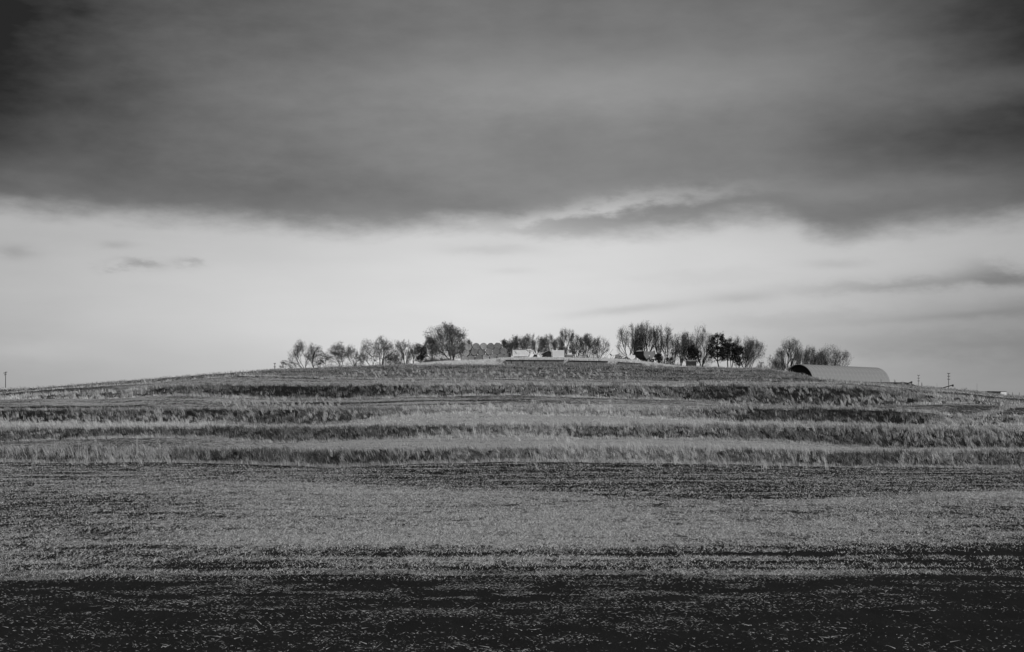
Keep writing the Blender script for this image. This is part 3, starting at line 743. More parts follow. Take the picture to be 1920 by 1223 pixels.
TREES = [
    # base, left, right, top, D, style, label, options
    (533, 525, 542, 676, 292, 'bare', 'small round-crowned tree right of the left-hand utility pole', dict(stems=1, maxlev=4)),
    (548, 540, 555, 680, 306, 'bush', 'faint twiggy sapling between the small round tree and the leaning tree', dict(stems=2, maxlev=3, cat='shrub')),
    (573, 543, 591, 643, 302, 'bare', 'bare tree with two trunks leaning left, first big one of the row', dict(stems=3, splay=.35, lean=-.42)),
    (589, 574, 604, 645, 300, 'bare', 'upright forked bare tree behind the low dark shrub at the left end', dict(stems=1, splay=.2)),
    (604, 590, 622, 662, 297, 'bush', 'low dark tangled shrub in front of the left-hand trees', dict(stems=4, splay=.9, cat='shrub', leaf=M_TWIG, nleaf=900)),
    (638, 618, 652, 645, 302, 'bare', 'bare tree whose trunks fan out left, right of the low dark shrub', dict(stems=3, splay=.55, lean=-.15)),
    (666, 650, 683, 648, 300, 'bare', 'bare tree with a bough sweeping low to the right in the left row', dict(stems=3, splay=.8, lean=.1)),
    (697, 680, 713, 640, 303, 'bare', 'bare tree split in a wide V, middle of the left row', dict(stems=2, splay=.6)),
    (716, 704, 736, 634, 300, 'bare', 'dark bare tree just right of the V-shaped one', dict(stems=3, splay=.35, thick=1.2)),
    (735, 722, 748, 663, 296, 'bush', 'dark brushy shrub at the foot of the tallest left-row trees', dict(stems=4, splay=.8, cat='shrub', leaf=M_TWIG, nleaf=700)),
    (748, 736, 757, 642, 304, 'bare', 'thin bare tree between the brushy shrub and the curved tree', dict(stems=2, splay=.25)),
    (761, 752, 775, 636, 301, 'bare', 'thin bare tree with a curved trunk in the left row', dict(stems=2, splay=.4, lean=.1)),
    (776, 767, 786, 645, 305, 'bare', 'slender bare tree left of the small dark evergreen', dict(stems=1, splay=.2)),
    (788, 778, 800, 645, 303, 'dense', 'twiggy bare tree standing over the small dark evergreen', dict(stems=3, splay=.4)),
    (791, 783, 799, 663, 296, 'bush', 'small dark evergreen shrub left of the big leafy tree', dict(stems=4, splay=.8, cat='shrub', leaf=M_NEEDLE, nleaf=1100)),
    (812, 795, 824, 634, 300, 'dense', 'lower leafy tree leaning against the left of the big one', dict(stems=3, splay=.5, leaf=M_LEAF, nleaf=1500)),
    (848, 803, 869, 611, 298, 'bare', 'big tree keeping its withered leaves, left of the round bales', dict(stems=4, splay=.55, leaf=M_LEAF, nleaf=5500, thick=1.35)),
    (838, 810, 868, 646, 295, 'bush', 'leafy undergrowth shrub round the foot of the big tree', dict(stems=6, splay=1.0, cat='shrub', leaf=M_LEAF, nleaf=4500)),
    (873, 862, 886, 637, 308, 'dense', 'twiggy tree behind the left end of the bale stack', dict(stems=3, splay=.4)),
    (951, 938, 963, 638, 308, 'dense', 'dense dark tree rising behind the right end of the bales', dict(stems=4, splay=.5, leaf=M_TWIG, nleaf=600)),
    (968, 953, 984, 631, 306, 'dense', 'dense dark tree behind the white hopper wagon', dict(stems=4, splay=.5, leaf=M_TWIG, nleaf=600)),
    (989, 977, 1002, 628, 305, 'dense', 'bare tree behind the curved white spout', dict(stems=2, splay=.4)),
    (1006, 996, 1018, 627, 306, 'bare', 'pale-limbed bare tree right of the curved white spout', dict(stems=2, splay=.3)),
    (1034, 1010, 1040, 629, 299, 'bare', 'bare tree with trunks leaning left beside the pale wagon', dict(stems=4, splay=.3, lean=-.5)),
    (1046, 1036, 1057, 634, 308, 'dense', 'twiggy tree directly behind the pale wagon', dict(stems=3, splay=.4)),
    (1060, 1050, 1076, 616, 303, 'dense', 'tallest tree of the middle clump, behind the pale wagon', dict(stems=2, splay=.3)),
    (1057, 1052, 1078, 650, 297, 'bare', 'low forked tree at the right end of the pale wagon', dict(stems=3, splay=.6, lean=.35)),
    (1082, 1066, 1096, 629, 304, 'bare', 'spreading bare tree over the low boxed trailer', dict(stems=4, splay=.6)),
    (1101, 1089, 1118, 629, 302, 'dense', 'dense round-headed tree in the right half of the middle clump', dict(stems=4, splay=.5, leaf=M_TWIG, nleaf=300)),
    (1122, 1111, 1141, 633, 300, 'dense', 'bare tree at the right end of the middle clump', dict(stems=3, splay=.45)),
    (1179, 1158, 1192, 610, 303, 'dense', 'tall bare tree at the left end of the right-hand clump', dict(stems=2, splay=.45, lean=-.1)),
    (1192, 1182, 1207, 611, 306, 'narrow', 'tall narrow tree behind the small white machine', dict(stems=3, splay=.2)),
    (1200, 1190, 1209, 620, 309, 'narrow', 'dark narrow tree behind the left of the grain cart', dict(stems=3, splay=.25)),
    (1212, 1197, 1234, 606, 302, 'dense', 'tall forked tree rising right behind the grain cart', dict(stems=3, splay=.55, thick=1.3)),
    (1235, 1225, 1244, 613, 306, 'narrow', 'narrow tree behind the right edge of the grain cart', dict(stems=3, splay=.25)),
    (1248, 1239, 1262, 615, 302, 'narrow', 'tall slim tree standing behind the white post', dict(stems=2, splay=.2)),
    (1262, 1254, 1274, 627, 308, 'narrow', 'slim tree right of the one behind the white post', dict(stems=2, splay=.25)),
    (1276, 1265, 1288, 624, 304, 'dense', 'twiggy bare tree left of the dark hopper', dict(stems=3, splay=.35)),
    (1292, 1281, 1303, 623, 306, 'narrow', 'bare tree rising behind the dark hopper', dict(stems=3, splay=.3)),
    (1301, 1290, 1311, 650, 300, 'conifer', 'low dark conifer just behind the dark hopper', dict(stems=2, splay=.2, maxlev=3, leaf=M_NEEDLE, nleaf=4200)),
    (1316, 1297, 1338, 617, 301, 'bare', 'wide pale-crowned bare tree left of the tall conifer', dict(stems=4, splay=.6, thick=1.2)),
    (1349, 1331, 1360, 629, 299, 'conifer', 'tallest dark conifer, first of the three together', dict(stems=1, splay=.1, maxlev=3, leaf=M_NEEDLE, nleaf=7000, thick=1.3)),
    (1366, 1353, 1379, 639, 300, 'conifer', 'dark conifer in the middle of the three together', dict(stems=1, splay=.1, maxlev=3, leaf=M_NEEDLE, nleaf=6000, thick=1.3)),
    (1371, 1359, 1384, 631, 309, 'dense', 'bare twiggy tree showing above the middle conifer', dict(stems=2, splay=.3)),
    (1385, 1374, 1397, 650, 300, 'conifer', 'lowest dark conifer, right-hand one of the three together', dict(stems=1, splay=.1, maxlev=3, leaf=M_NEEDLE, nleaf=3800, thick=1.2)),
    (1396, 1379, 1414, 633, 302, 'dense', 'dense round bare tree right of the conifers', dict(stems=3, splay=.5)),
    (1403, 1396, 1432, 639, 299, 'dense', 'bare tree with boughs reaching right towards the gap', dict(stems=3, splay=.4, lean=.3)),
    (1427, 1418, 1436, 679, 304, 'bush', 'small twiggy shrub standing in the gap in the trees', dict(stems=4, splay=.7, cat='shrub', maxlev=3)),
    (1442, 1435, 1450, 682, 306, 'bush', 'smaller faint shrub in the gap, nearer the quonset hut', dict(stems=3, splay=.7, cat='shrub', maxlev=3)),
    (1466, 1440, 1474, 657, 301, 'bare', 'low bare tree leaning left, left of the quonset hut', dict(stems=4, splay=.45, lean=-.55, thick=1.1)),
    (1479, 1461, 1496, 636, 299, 'bare', 'tallest bare tree beside the dark mouth of the quonset hut', dict(stems=2, splay=.4, thick=1.15)),
    (1500, 1489, 1512, 652, 318, 'dense', 'bare tree directly above the dark mouth of the hut', dict(stems=2, splay=.4)),
    (1519, 1508, 1533, 652, 318, 'dense', 'bare tree behind the front part of the hut roof', dict(stems=3, splay=.45)),
    (1550, 1529, 1586, 652, 320, 'dense', 'widest spreading tree behind the hut roof, last on the right', dict(stems=5, splay=.7)),
    (1537, 1525, 1549, 676, 322, 'bush', 'dark bush showing just above the hut roof', dict(stems=4, splay=.8, cat='shrub', leaf=M_NEEDLE, nleaf=900)),
    (1234, 1227, 1242, 664, 292.5, 'bush', 'dark evergreen bush at the right corner of the grain cart', dict(stems=4, splay=.8, cat='shrub', leaf=M_NEEDLE, nleaf=1500, maxlev=3)),
    (1254, 1249, 1260, 670, 293, 'bush', 'small dark bush right of the white post', dict(stems=4, splay=.7, cat='shrub', leaf=M_NEEDLE, nleaf=800, maxlev=3)),
]
for i, (b, l, r, t, D, st, lab, kw) in enumerate(TREES):
    tree(b, l, r, t, D, st, lab, seed=i, **kw)


def undergrowth():
    """rank brush between the trunks"""
    V = []; rs = np.random.default_rng(5)
    n = 19000; zones = [(560, 800, 303), (935, 1140, 306), (1175, 1410, 305), (1455, 1500, 301), (795, 870, 297.5), (795, 870, 297)]
    ws = np.array([z[1] - z[0] for z in zones], float); zi = rs.choice(len(zones), n, p=ws / ws.sum())
    px = np.array([zones[i][0] + (zones[i][1] - zones[i][0]) * rs.random() for i in zi]); D = np.array([zones[i][2] for i in zi]) + rs.normal(0, 2.5, n)
    X = (px - 960) / F * D; cl = np.clip(.55 + 1.4 * fbm(X / 3, D * 0, 5, 3), .08, 1.4)
    H = cl * (.5 + 1.5 * rs.random(n) ** 1.5); g = ground(X, D, False)
    P = np.stack([X, D, g], 1); Dv = np.stack([rs.normal(0, .4, n) * H, rs.normal(0, .3, n) * H, H], 1)
    W = np.zeros((n, 3)); W[:, 0] = .016
    strips('undergrowth', P, Dv, W, .06 + .05 * rs.random(n), M_GRASS, 'tangled brush growing between the tree trunks')


undergrowth()


# ---------------------------------------------------------------- bales
def at(px, row, D): return ((px - 960) / F * D, D, HC + (HR - row) / F * D)


def bale_mesh(seed):
    R = random.Random(seed); n = 20; r = .775; v = []; f = []
    rings = [(0.0, 1.0), (.03, 1.012), (.5, 1.02), (1.42, 1.0)]     # along the depth
    prof = [(-.70, r * .90), (-.60, r * .975), (-.4, r), (0, r * 1.01), (.66, r), (.7, r * .95)]
    # end face in stepped winding rings
    face = [(.12, -.66), (.26, -.71), (.30, -.65), (.45, -.715), (.50, -.66), (.66, -.715), (.71, -.67)]
    loops = [(rr, y) for rr, y in face] + [(pr, y) for y, pr in prof] + [(.5, .69), (.12, .68)]
    wob = [1 + .015 * R.gauss(0, 1) for _ in range(n)]
    for rr, y in loops:
        for k in range(n):
            t = 2 * math.pi * k / n; q = rr * wob[k] * (1 + .008 * R.gauss(0, 1))
            v.append((q * math.cos(t), y + .008 * R.gauss(0, 1), q * math.sin(t) * (.97 if math.sin(t) < 0 else 1)))
    m = len(loops)
    for j in range(m - 1):
        for k in range(n): f.append((j * n + k, j * n + (k + 1) % n, (j + 1) * n + (k + 1) % n, (j + 1) * n + k))
    f.append(tuple(reversed(range(n)))); f.append(tuple(range((m - 1) * n, m * n)))
    me = bpy.data.meshes.new('round_bale'); me.from_pydata(v, [], f); me.update(); me.materials.append(M_BALE); me.materials.append(M_BALE_D)
    for p in me.polygons:
        if 7 * n <= p.index < 11 * n: p.material_index = 1
    return me


BM = [bale_mesh(s) for s in range(5)]
ORD = ['leftmost', 'second from the left', 'third from the left', 'fourth from the left', 'fifth from the left', 'sixth from the left', 'rightmost']
ROWS = [('bottom', [(871.3, 672.5), (884.4, 672), (898, 671.3), (911, 670.5), (924.6, 670), (938.4, 669), (951.6, 668.3)], 294.0),
        ('middle', [(874.3, 661.7), (889.3, 660.8), (903, 660.5), (917, 659.8), (931, 659.2), (944.8, 658.8)], 294.1),
        ('top', [(878.3, 651.6), (893, 650.8), (906.6, 650), (920, 650.4), (933.3, 649.6)], 294.2)]
bi = 0
for rn, lst, D in ROWS:
    for j, (px, row) in enumerate(lst):
        o = link('round_bale', BM[bi % 5]); o.location = at(px, row + (0 if rn != 'bottom' else .5), D + .25 * math.sin(bi * 2.3))
        o.rotation_euler = (0, bi * 1.3, .05 * math.sin(bi * 5.1)); s = 1 + .03 * math.sin(bi * 3.7); o.scale = (s, 1, s)
        pos = ORD[j] if j < len(lst) - 1 else 'rightmost'
        setp(o, 'round straw bale, %s in the %s row of the stack' % (pos, rn), 'straw bale', 'round bales stacked on the hilltop'); bi += 1


# ---------------------------------------------------------------- retaining wall below the yard
def wall_run(p0, p1, r0, r1, label, npan):
    D = 284.6; a = at(p0, r0, D); b = at(p1, r1, D)
    Lx = b[0] - a[0]; T = thing('retaining_wall', label, 'wall', (a[0], D, a[2]), 0, 'low concrete walls along the hilltop')
    sl = (b[2] - a[2]) / Lx
    for k in range(npan):
        x0 = Lx * k / npan + .02; x1 = Lx * (k + 1) / npan - .02; mb = MB(); h = .95
        mb.add([(x0, 0, -h + sl * x0), (x1, 0, -h + sl * x1), (x1, 0, sl * x1), (x0, 0, sl * x0), (x0, .3, -h + sl * x0), (x1, .3, -h + sl * x1), (x1, .3, sl * x1), (x0, .3, sl * x0)],
               [(0, 1, 2, 3), (5, 4, 7, 6), (3, 2, 6, 7), (4, 5, 1, 0), (1, 5, 6, 2), (4, 0, 3, 7)])
        mb.obj('panel', M_CONC, T)
    for k in range(1, npan, 2):
        x = Lx * k / npan; MB().box(x - .07, x + .07, -.12, -.004, -1.0 + sl * x, sl * x - .02).obj('post', M_TIMBER_SHADOW, T)
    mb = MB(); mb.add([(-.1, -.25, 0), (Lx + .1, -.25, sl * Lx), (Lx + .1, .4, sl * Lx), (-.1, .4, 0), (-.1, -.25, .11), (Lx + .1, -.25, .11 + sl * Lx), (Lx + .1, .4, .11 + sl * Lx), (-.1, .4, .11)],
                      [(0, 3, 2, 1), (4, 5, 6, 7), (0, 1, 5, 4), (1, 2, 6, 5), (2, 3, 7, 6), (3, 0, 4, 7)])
    mb.obj('shadow_line_beam', M_TIMBER_SHADOW, T)  # near-black beam standing in for the shadow under the overhang


wall_run(948, 1057, 676.2, 676.4, 'long low concrete wall with a dark beam as its shadow line below the two pale wagons', 10)
wall_run(1066, 1139, 677.2, 678.4, 'short low concrete wall with a dark beam as its shadow line below the boxed trailer', 7)
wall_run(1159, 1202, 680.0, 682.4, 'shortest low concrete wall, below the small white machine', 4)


# ---------------------------------------------------------------- wheels and machines
def wheel(parent, x, y, z, r, w, ax='y'):
    mb = MB(); d = (0, w / 2, 0) if ax == 'y' else (w / 2, 0, 0)
    mb.bar((-d[0], -d[1], 0), d, r, r, 14); o = mb.obj('wheel', M_RUBBER_SHADE, parent); o.location = (x, y, z)
    hb = MB(); hb.bar((-d[0] * 1.15, -d[1] * 1.15, 0), (d[0] * 1.15, d[1] * 1.15, 0), r * .5, r * .5, 10); hb.obj('rim', M_MID, o)
    return o


def hopper_wagon():
    x, y, _ = at(976.5, 672, 293); z = gz(x, y)
    T = thing('hopper_wagon', 'white steel wagon box with a sloped right end, beside the bales', 'wagon', (x, y, z), -.22)
    # box about 2.9 m long
    prof = [(-1.5, .45), (1.42, .45), (1.42, 1.35), (.95, 1.72), (-1.5, 1.74)]
    MB().prism(prof, -.9, .9).obj('box', M_WHITE, T)
    mb = MB()
    for s in (-1.48, -.75, 0, .72, 1.36): mb.box(s - .025, s + .025, -.935, -.903, .47, 1.68 if s < .9 else 1.3)
    mb.box(-1.5, 1.4, -.94, -.904, 1.18, 1.23); mb.obj('side_rib', M_WHITE, T)
    mb = MB(); mb.add([(-1.22, -.95, 1.58), (-1.15, -.95, 1.60), (-.55, -.95, 1.02), (-.62, -.95, .99)], [(0, 1, 2, 3)])
    mb.add([(-.80, -.951, 1.52), (-.74, -.951, 1.54), (-.86, -.951, 1.10), (-.92, -.951, 1.12)], [(0, 1, 2, 3)]).obj('scratched_lettering', M_MID, T)
    MB().box(-1.15, .85, -.5, .7, 1.76, 1.98).obj('rolled_tarp', M_MID, T)
    MB().box(-1.66, -1.53, -.95, .95, .5, 1.98).obj('tailgate', M_MID, T)  # left end grey instead of white: its shade is put into the colour
    MB().box(-1.3, 1.3, -.7, .7, .22, .44).obj('undercarriage', M_DARKP, T)
    for sx in (-.95, .95):
        for sy in (-.78, .78): wheel(T, sx, sy, .25, .27, .2)


def blower():
    x, y, _ = at(1003.5, 672, 294); z = gz(x, y)
    T = thing('forage_blower', 'farm blower with a curved white spout, right of the white wagon', 'farm machine', (x, y, z))
    pts = []
    for k in range(15):
        t = k / 14; a = t * math.pi * .62
        pts.append((-1.0 * (1 - math.cos(a)) * 1.05, .0, .75 + 1.15 * math.sin(min(a, math.pi / 2)) + (0 if a < math.pi / 2 else .02)))
    pts.append((-2.0, 0, 1.80))
    mb = MB()
    for a, b in zip(pts[:-1], pts[1:]): mb.bar(a, b, .075, .07, 8)
    mb.obj('spout', M_WHITE, T)
    MB().bar((-1.95, 0, 1.87), (-2.25, 0, 1.74), .14, .10, 8).obj('spout_cap', M_PALE, T)
    MB().bar((0, -.22, .5), (0, .22, .5), .42, .42, 16).obj('fan_housing', M_DARKP, T)
    mb = MB(); mb.bar((-.5, -.2, .15), (1.2, -.2, .15), .05); mb.bar((-.5, .2, .15), (1.2, .2, .15), .05); mb.bar((.4, 0, .15), (.4, 0, .6), .06); mb.obj('frame', M_DARKP, T)
    MB().prism([(.5, .3), (.95, .3), (1.05, .62), (.42, .62)], -.25, .25).obj('feed_hopper', M_WHITE, T)
    wheel(T, -.35, -.35, .25, .25, .12); wheel(T, -.35, .35, .25, .25, .12)


def pale_wagon():
    x, y, _ = at(1047, 673, 293.6); z = gz(x, y)
    T = thing('box_trailer', 'flat-sided pale box trailer between the forked trees', 'trailer', (x, y, z), .05)
    MB().box(-1.14, 1.14, -.6, .9, .42, 1.78).obj('body', M_PALE, T)
    mb = MB(); mb.box(-1.17, 1.17, -.64, -.605, 1.68, 1.8); mb.box(-1.17, 1.17, -.64, -.605, .40, .47); mb.box(-1.17, -1.12, -.642, -.606, .48, 1.67); mb.box(1.12, 1.17, -.642, -.606, .48, 1.67)
    mb.obj('edge_trim', M_WHITE, T); MB().box(-1.1, 1.1, -.5, .8, .2, .40).obj('chassis', M_DARKP, T)
    wheel(T, .7, -.5, .27, .27, .18); wheel(T, -.7, -.5, .27, .27, .18)


def shed():
    x, y, _ = at(1025, 673, 299); z = gz(x, y)
    T = thing('lean_to_shed', 'small dark shed with a pale sloping roof behind leaning trunks', 'shed', (x, y, z))
    MB().prism([(-1.0, 0), (1.0, 0), (1.0, 1.25), (.4, 1.7), (-1.0, 1.0)], -.8, .8).obj('wall', M_DARKP, T)
    MB().prism([(-1.15, 1.0), (.4, 1.82), (.4, 1.90), (-1.15, 1.08)], -.95, .95).obj('roof', M_PALE, T)
    MB().prism([(.42, 1.82), (1.15, 1.18), (1.15, 1.26), (.42, 1.9)], -.95, .95).obj('roof', M_MID, T)
    x, y, _ = at(1015, 673, 292.5)
    T = thing('white_stake', 'short white stake with a bent top in front of the small shed', 'stake', (x, y, gz(x, y)))
    MB().box(-.06, .06, -.05, .05, 0, .62).obj('stake', M_WHITE, T); MB().bar((0, 0, .6), (.28, 0, .8), .05).obj('arm', M_WHITE, T)


def low_trailer():
    x, y, _ = at(1067, 675, 293.4); z = gz(x, y)
    T = thing('boxed_trailer', 'low grey trailer with a rounded pale tank, right of the pale wagon', 'trailer', (x, y, z), .1)
    MB().box(-.75, .75, -.5, .5, .25, .85).obj('body', M_MID, T)
    MB().box(-.78, .78, -.54, -.504, .62, .72).obj('band', M_DARKP, T)
    MB().bar((-.35, 0, 1.05), (.55, 0, 1.05), .33, .33, 12).obj('tank', M_PALE, T)
    wheel(T, -.6, -.45, .22, .22, .15); wheel(T, .6, -.45, .22, .22, .15)
    MB().bar((.8, 0, .35), (2.0, 0, .22), .05).obj('drawbar', M_DARKP, T)


def pipes():
    for (a, b, lab) in (((1130, 678), (1149.5, 655), 'thin pole leaning right, the longer one at the end of the middle clump'), ((1126, 679), (1143, 658), 'thin pole leaning right beside the longer leaning one')):
        p = at(a[0], a[1], 295); q = at(b[0], b[1], 295); T = thing('leaning_pole', lab, 'pole', p)
        MB().bar((0, 0, 0), (q[0] - p[0], 0, q[2] - p[2]), .035, .02).obj('pole', M_POLE, T)


def implement():
    x, y, _ = at(1155, 674.5, 293.5); z = gz(x, y)
    T = thing('hay_implement', 'cluttered field implement with a raised drawbar left of the white machine', 'farm implement', (x, y, z), .1)
    mb = MB(); mb.bar((-.3, 0, .35), (1.7, 0, .35), .05); mb.bar((-.3, -.6, .35), (1.7, -.6, .35), .05); mb.bar((-.3, -.6, .35), (-.3, 0, .35), .05); mb.bar((1.7, -.6, .35), (1.7, 0, .35), .05)
    mb.bar((-.2, -.5, .3), (.3, -.3, 1.2), .05); mb.bar((1.2, -.3, .35), (.6, -.3, 1.15), .04); mb.obj('frame', M_DARKP, T)
    MB().prism([(-.25, .4), (.75, .4), (.95, .9), (.55, 1.2), (-.05, 1.15)], -.5, .2).obj('hood', M_MID, T)
    MB().bar((.85, -.6, .55), (.85, .3, .55), .33, .33, 12).obj('pickup_reel', M_DARKP, T)
    for k in range(6):
        a = k * 1.05; MB().bar((.85, -.62, .55), (.85 + .5 * math.cos(a), -.62, .55 + .5 * math.sin(a)), .02).obj('tine', M_PALE, T)
    MB().bar((1.1, -.4, .6), (1.75, -.4, .95), .12, .05, 7).obj('chute', M_MID, T)
    mb = MB(); mb.bar((-1.35, -.2, .1), (-.95, -.2, 1.0), .035); mb.bar((-1.0, -.2, .1), (-.55, -.2, .85), .03); mb.bar((-.95, -.2, .95), (-.1, -.2, 1.05), .03); mb.bar((-1.6, -.2, .12), (-.3, -.2, .2), .04); mb.obj('drawbar', M_POLE, T)
    MB().bar((-1.28, -.2, 1.28), (-.98, -.2, 1.0), .12, .12, 8).obj('cylinder', M_RUBBER_SHADE, T)
    wheel(T, -.1, -.65, .27, .27, .14); wheel(T, 1.6, -.65, .27, .27, .14)


def white_machine():
    x, y, _ = at(1181.5, 675, 293); z = gz(x, y)
    T = thing('forage_wagon', 'small white wheeled machine directly left of the grain cart', 'farm machine', (x, y, z))
    MB().prism([(-.72, 1.10), (-.60, .75), (-.1, .42), (.2, .22), (.75, .30), (1.0, .55), (1.0, 1.10)], -.5, .5).obj('body', M_WHITE, T)
    MB().prism([(-1.2, .55), (-1.1, .85), (-.85, .98), (-.6, .85), (-.45, .6), (-.5, .58), (-.65, .78), (-.85, .88), (-1.02, .78), (-1.12, .55)], -.55, -.1).obj('fender', M_PALE, T)
    mb = MB(); mb.box(-.7, .99, -.54, -.504, .93, .98); mb.box(.3, .36, -.54, -.504, .35, .9); mb.box(.68, .74, -.54, -.504, .4, .9); mb.obj('side_rib', M_PALE, T)
    wheel(T, -.82, -.35, .42, .4, .25); wheel(T, .75, -.35, .25, .25, .15)
    MB().bar((-1.3, -.1, 0), (-1.3, -.1, .95), .03).obj('jack_stand', M_PALE, T)


def grain_cart():
    D = 292.2; x, y, _ = at(1207.3, 680, D); z = gz(x, y) - .05
    T = thing('grain_cart', 'grain cart, long side darkened as shade, with a tapered hopper and grey end panel', 'grain cart', (x, y, z), 0)
    # end panel faces the camera to the right of the corner; the long side recedes to the left
    top = 2.35; mid = 1.5; bot = .62
    def P(u, v, zz):  # u along the end panel, v along the long side going back and left
        return (u * 2.30 - v * 1.78 * 1.0, v * 2.3, zz)
    mb = MB()
    V = [P(0, 0, top), P(1, 0, top), P(1, 1, top), P(0, 1, top), P(0, 0, mid), P(1, 0, mid), P(1, 1, mid), P(0, 1, mid), P(.33, .25, bot), P(.70, .25, bot), P(.70, .75, bot), P(.33, .75, bot)]
    # thin walled: outer skin
    mb.add(V, [(3, 7, 4, 0), (2, 1, 5, 6), (3, 2, 6, 7), (7, 11, 8, 4), (5, 9, 10, 6), (6, 10, 11, 7), (8, 11, 10, 9)])
    mb.obj('hopper', M_DARKP, T)  # near-black: shade of the left-facing side put into the paint
    e = -.03
    mb = MB(); mb.add([(0, e, top + .02), (2.30, e, top - .10), (2.30, e, mid + .05), (1.62, e - .0, bot + .15), (.62, e, bot - .02), (.02, e, mid), (0, e + .05, top), (2.3, e + .05, top - .10), (2.3, e + .05, mid + .05), (1.62, e + .05, bot + .15), (.62, e + .05, bot - .02), (.02, e + .05, mid)],
                      [(0, 5, 4, 3, 2, 1), (6, 7, 8, 9, 10, 11), (0, 1, 7, 6), (1, 2, 8, 7), (2, 3, 9, 8), (3, 4, 10, 9), (4, 5, 11, 10), (5, 0, 6, 11)])
    mb.obj('end_panel', M_MID, T)
    mb = MB(); mb.box(-.02, 2.32, -.09, -.034, 1.93, 1.99); mb.box(-.02, .06, -.09, -.034, 1.5, 2.36); mb.box(2.24, 2.32, -.09, -.034, 1.55, 2.25); mb.obj('panel_frame', M_MID, T)
    MB().bar((1.13, -.06, 1.42), (1.13, -.09, 1.42), .13, .13, 12).obj('round_emblem', M_PALE, T)
    MB().box(1.06, 1.2, -.09, -.05, .85, 1.12).obj('slide_gate', M_DARKP, T)
    mb = MB()
    for k in range(8):
        a0 = math.pi * k / 8; a1 = math.pi * (k + 1) / 8
        q = lambda a: (-.85 - .62 * math.cos(a) * 1.0, 1.1 + .5 * math.cos(a), top + .02 + .26 * math.sin(a))
        mb.bar(q(a0), q(a1), .035)
    mb.obj('tarp_bow', M_DARKP, T)
    MB().add([(-1.45, 1.6, top + .02), (-.25, .55, top + .02), (-.35, .7, top + .2), (-.85, 1.1, top + .24), (-1.3, 1.5, top + .18)], [(0, 1, 2, 3, 4)]).obj('tarp', M_PALE, T)
    MB().box(.2, 2.0, .15, 1.5, .35, .6).obj('chassis', M_DARKP, T)
    wheel(T, .95, .1, .45, .44, .35); wheel(T, 1.75, .3, .42, .42, .3); wheel(T, -.1, 1.0, .45, .5, .4, 'x'); wheel(T, .5, 1.9, .45, .5, .4)
    MB().box(.9, 1.5, -.02, .3, bot - .15, bot + .1).obj('unload_door', M_MID, T)


def dark_hopper():
    x, y, _ = at(1296, 686, 292.5); z = gz(x, y)
    T = thing('dark_hopper', 'low black hopper with a slanted lid under the bare trees', 'hopper', (x, y, z))
    MB().prism([(-1.0, .55), (-.7, .15), (.9, .1), (1.0, .7), (1.0, 1.35), (-1.0, 1.45)], -.6, .6).obj('body', M_DARKP, T)
    MB().prism([(-1.02, 1.5), (0, 1.38), (1.0, 1.42), (1.0, 1.5), (.3, 1.62), (-.6, 1.68)], -.65, .65).obj('lid', M_MID, T)
    MB().bar((-1.02, -.66, 1.48), (-.15, -.66, 1.30), .03).obj('lid_rail', M_MID, T)
    wheel(T, -1.35, -.2, .24, .2, .12)
    MB().bar((-1.4, -.2, .25), (-.7, -.2, .35), .05).obj('drawbar', M_DARKP, T)
    x, y, _ = at(1248.4, 682, 293)
    T = thing('white_post', 'thin white post between two dark bushes right of the grain cart', 'post', (x, y, gz(x, y)))
    MB().box(-.05, .05, -.05, .05, 0, 2.35).obj('shaft', M_PALE, T); MB().box(-.09, .09, -.09, -.052, .3, .8).obj('plate', M_WHITE, T)


hopper_wagon(); blower(); pale_wagon(); shed(); low_trailer(); pipes(); implement(); white_machine(); grain_cart(); dark_hopper()


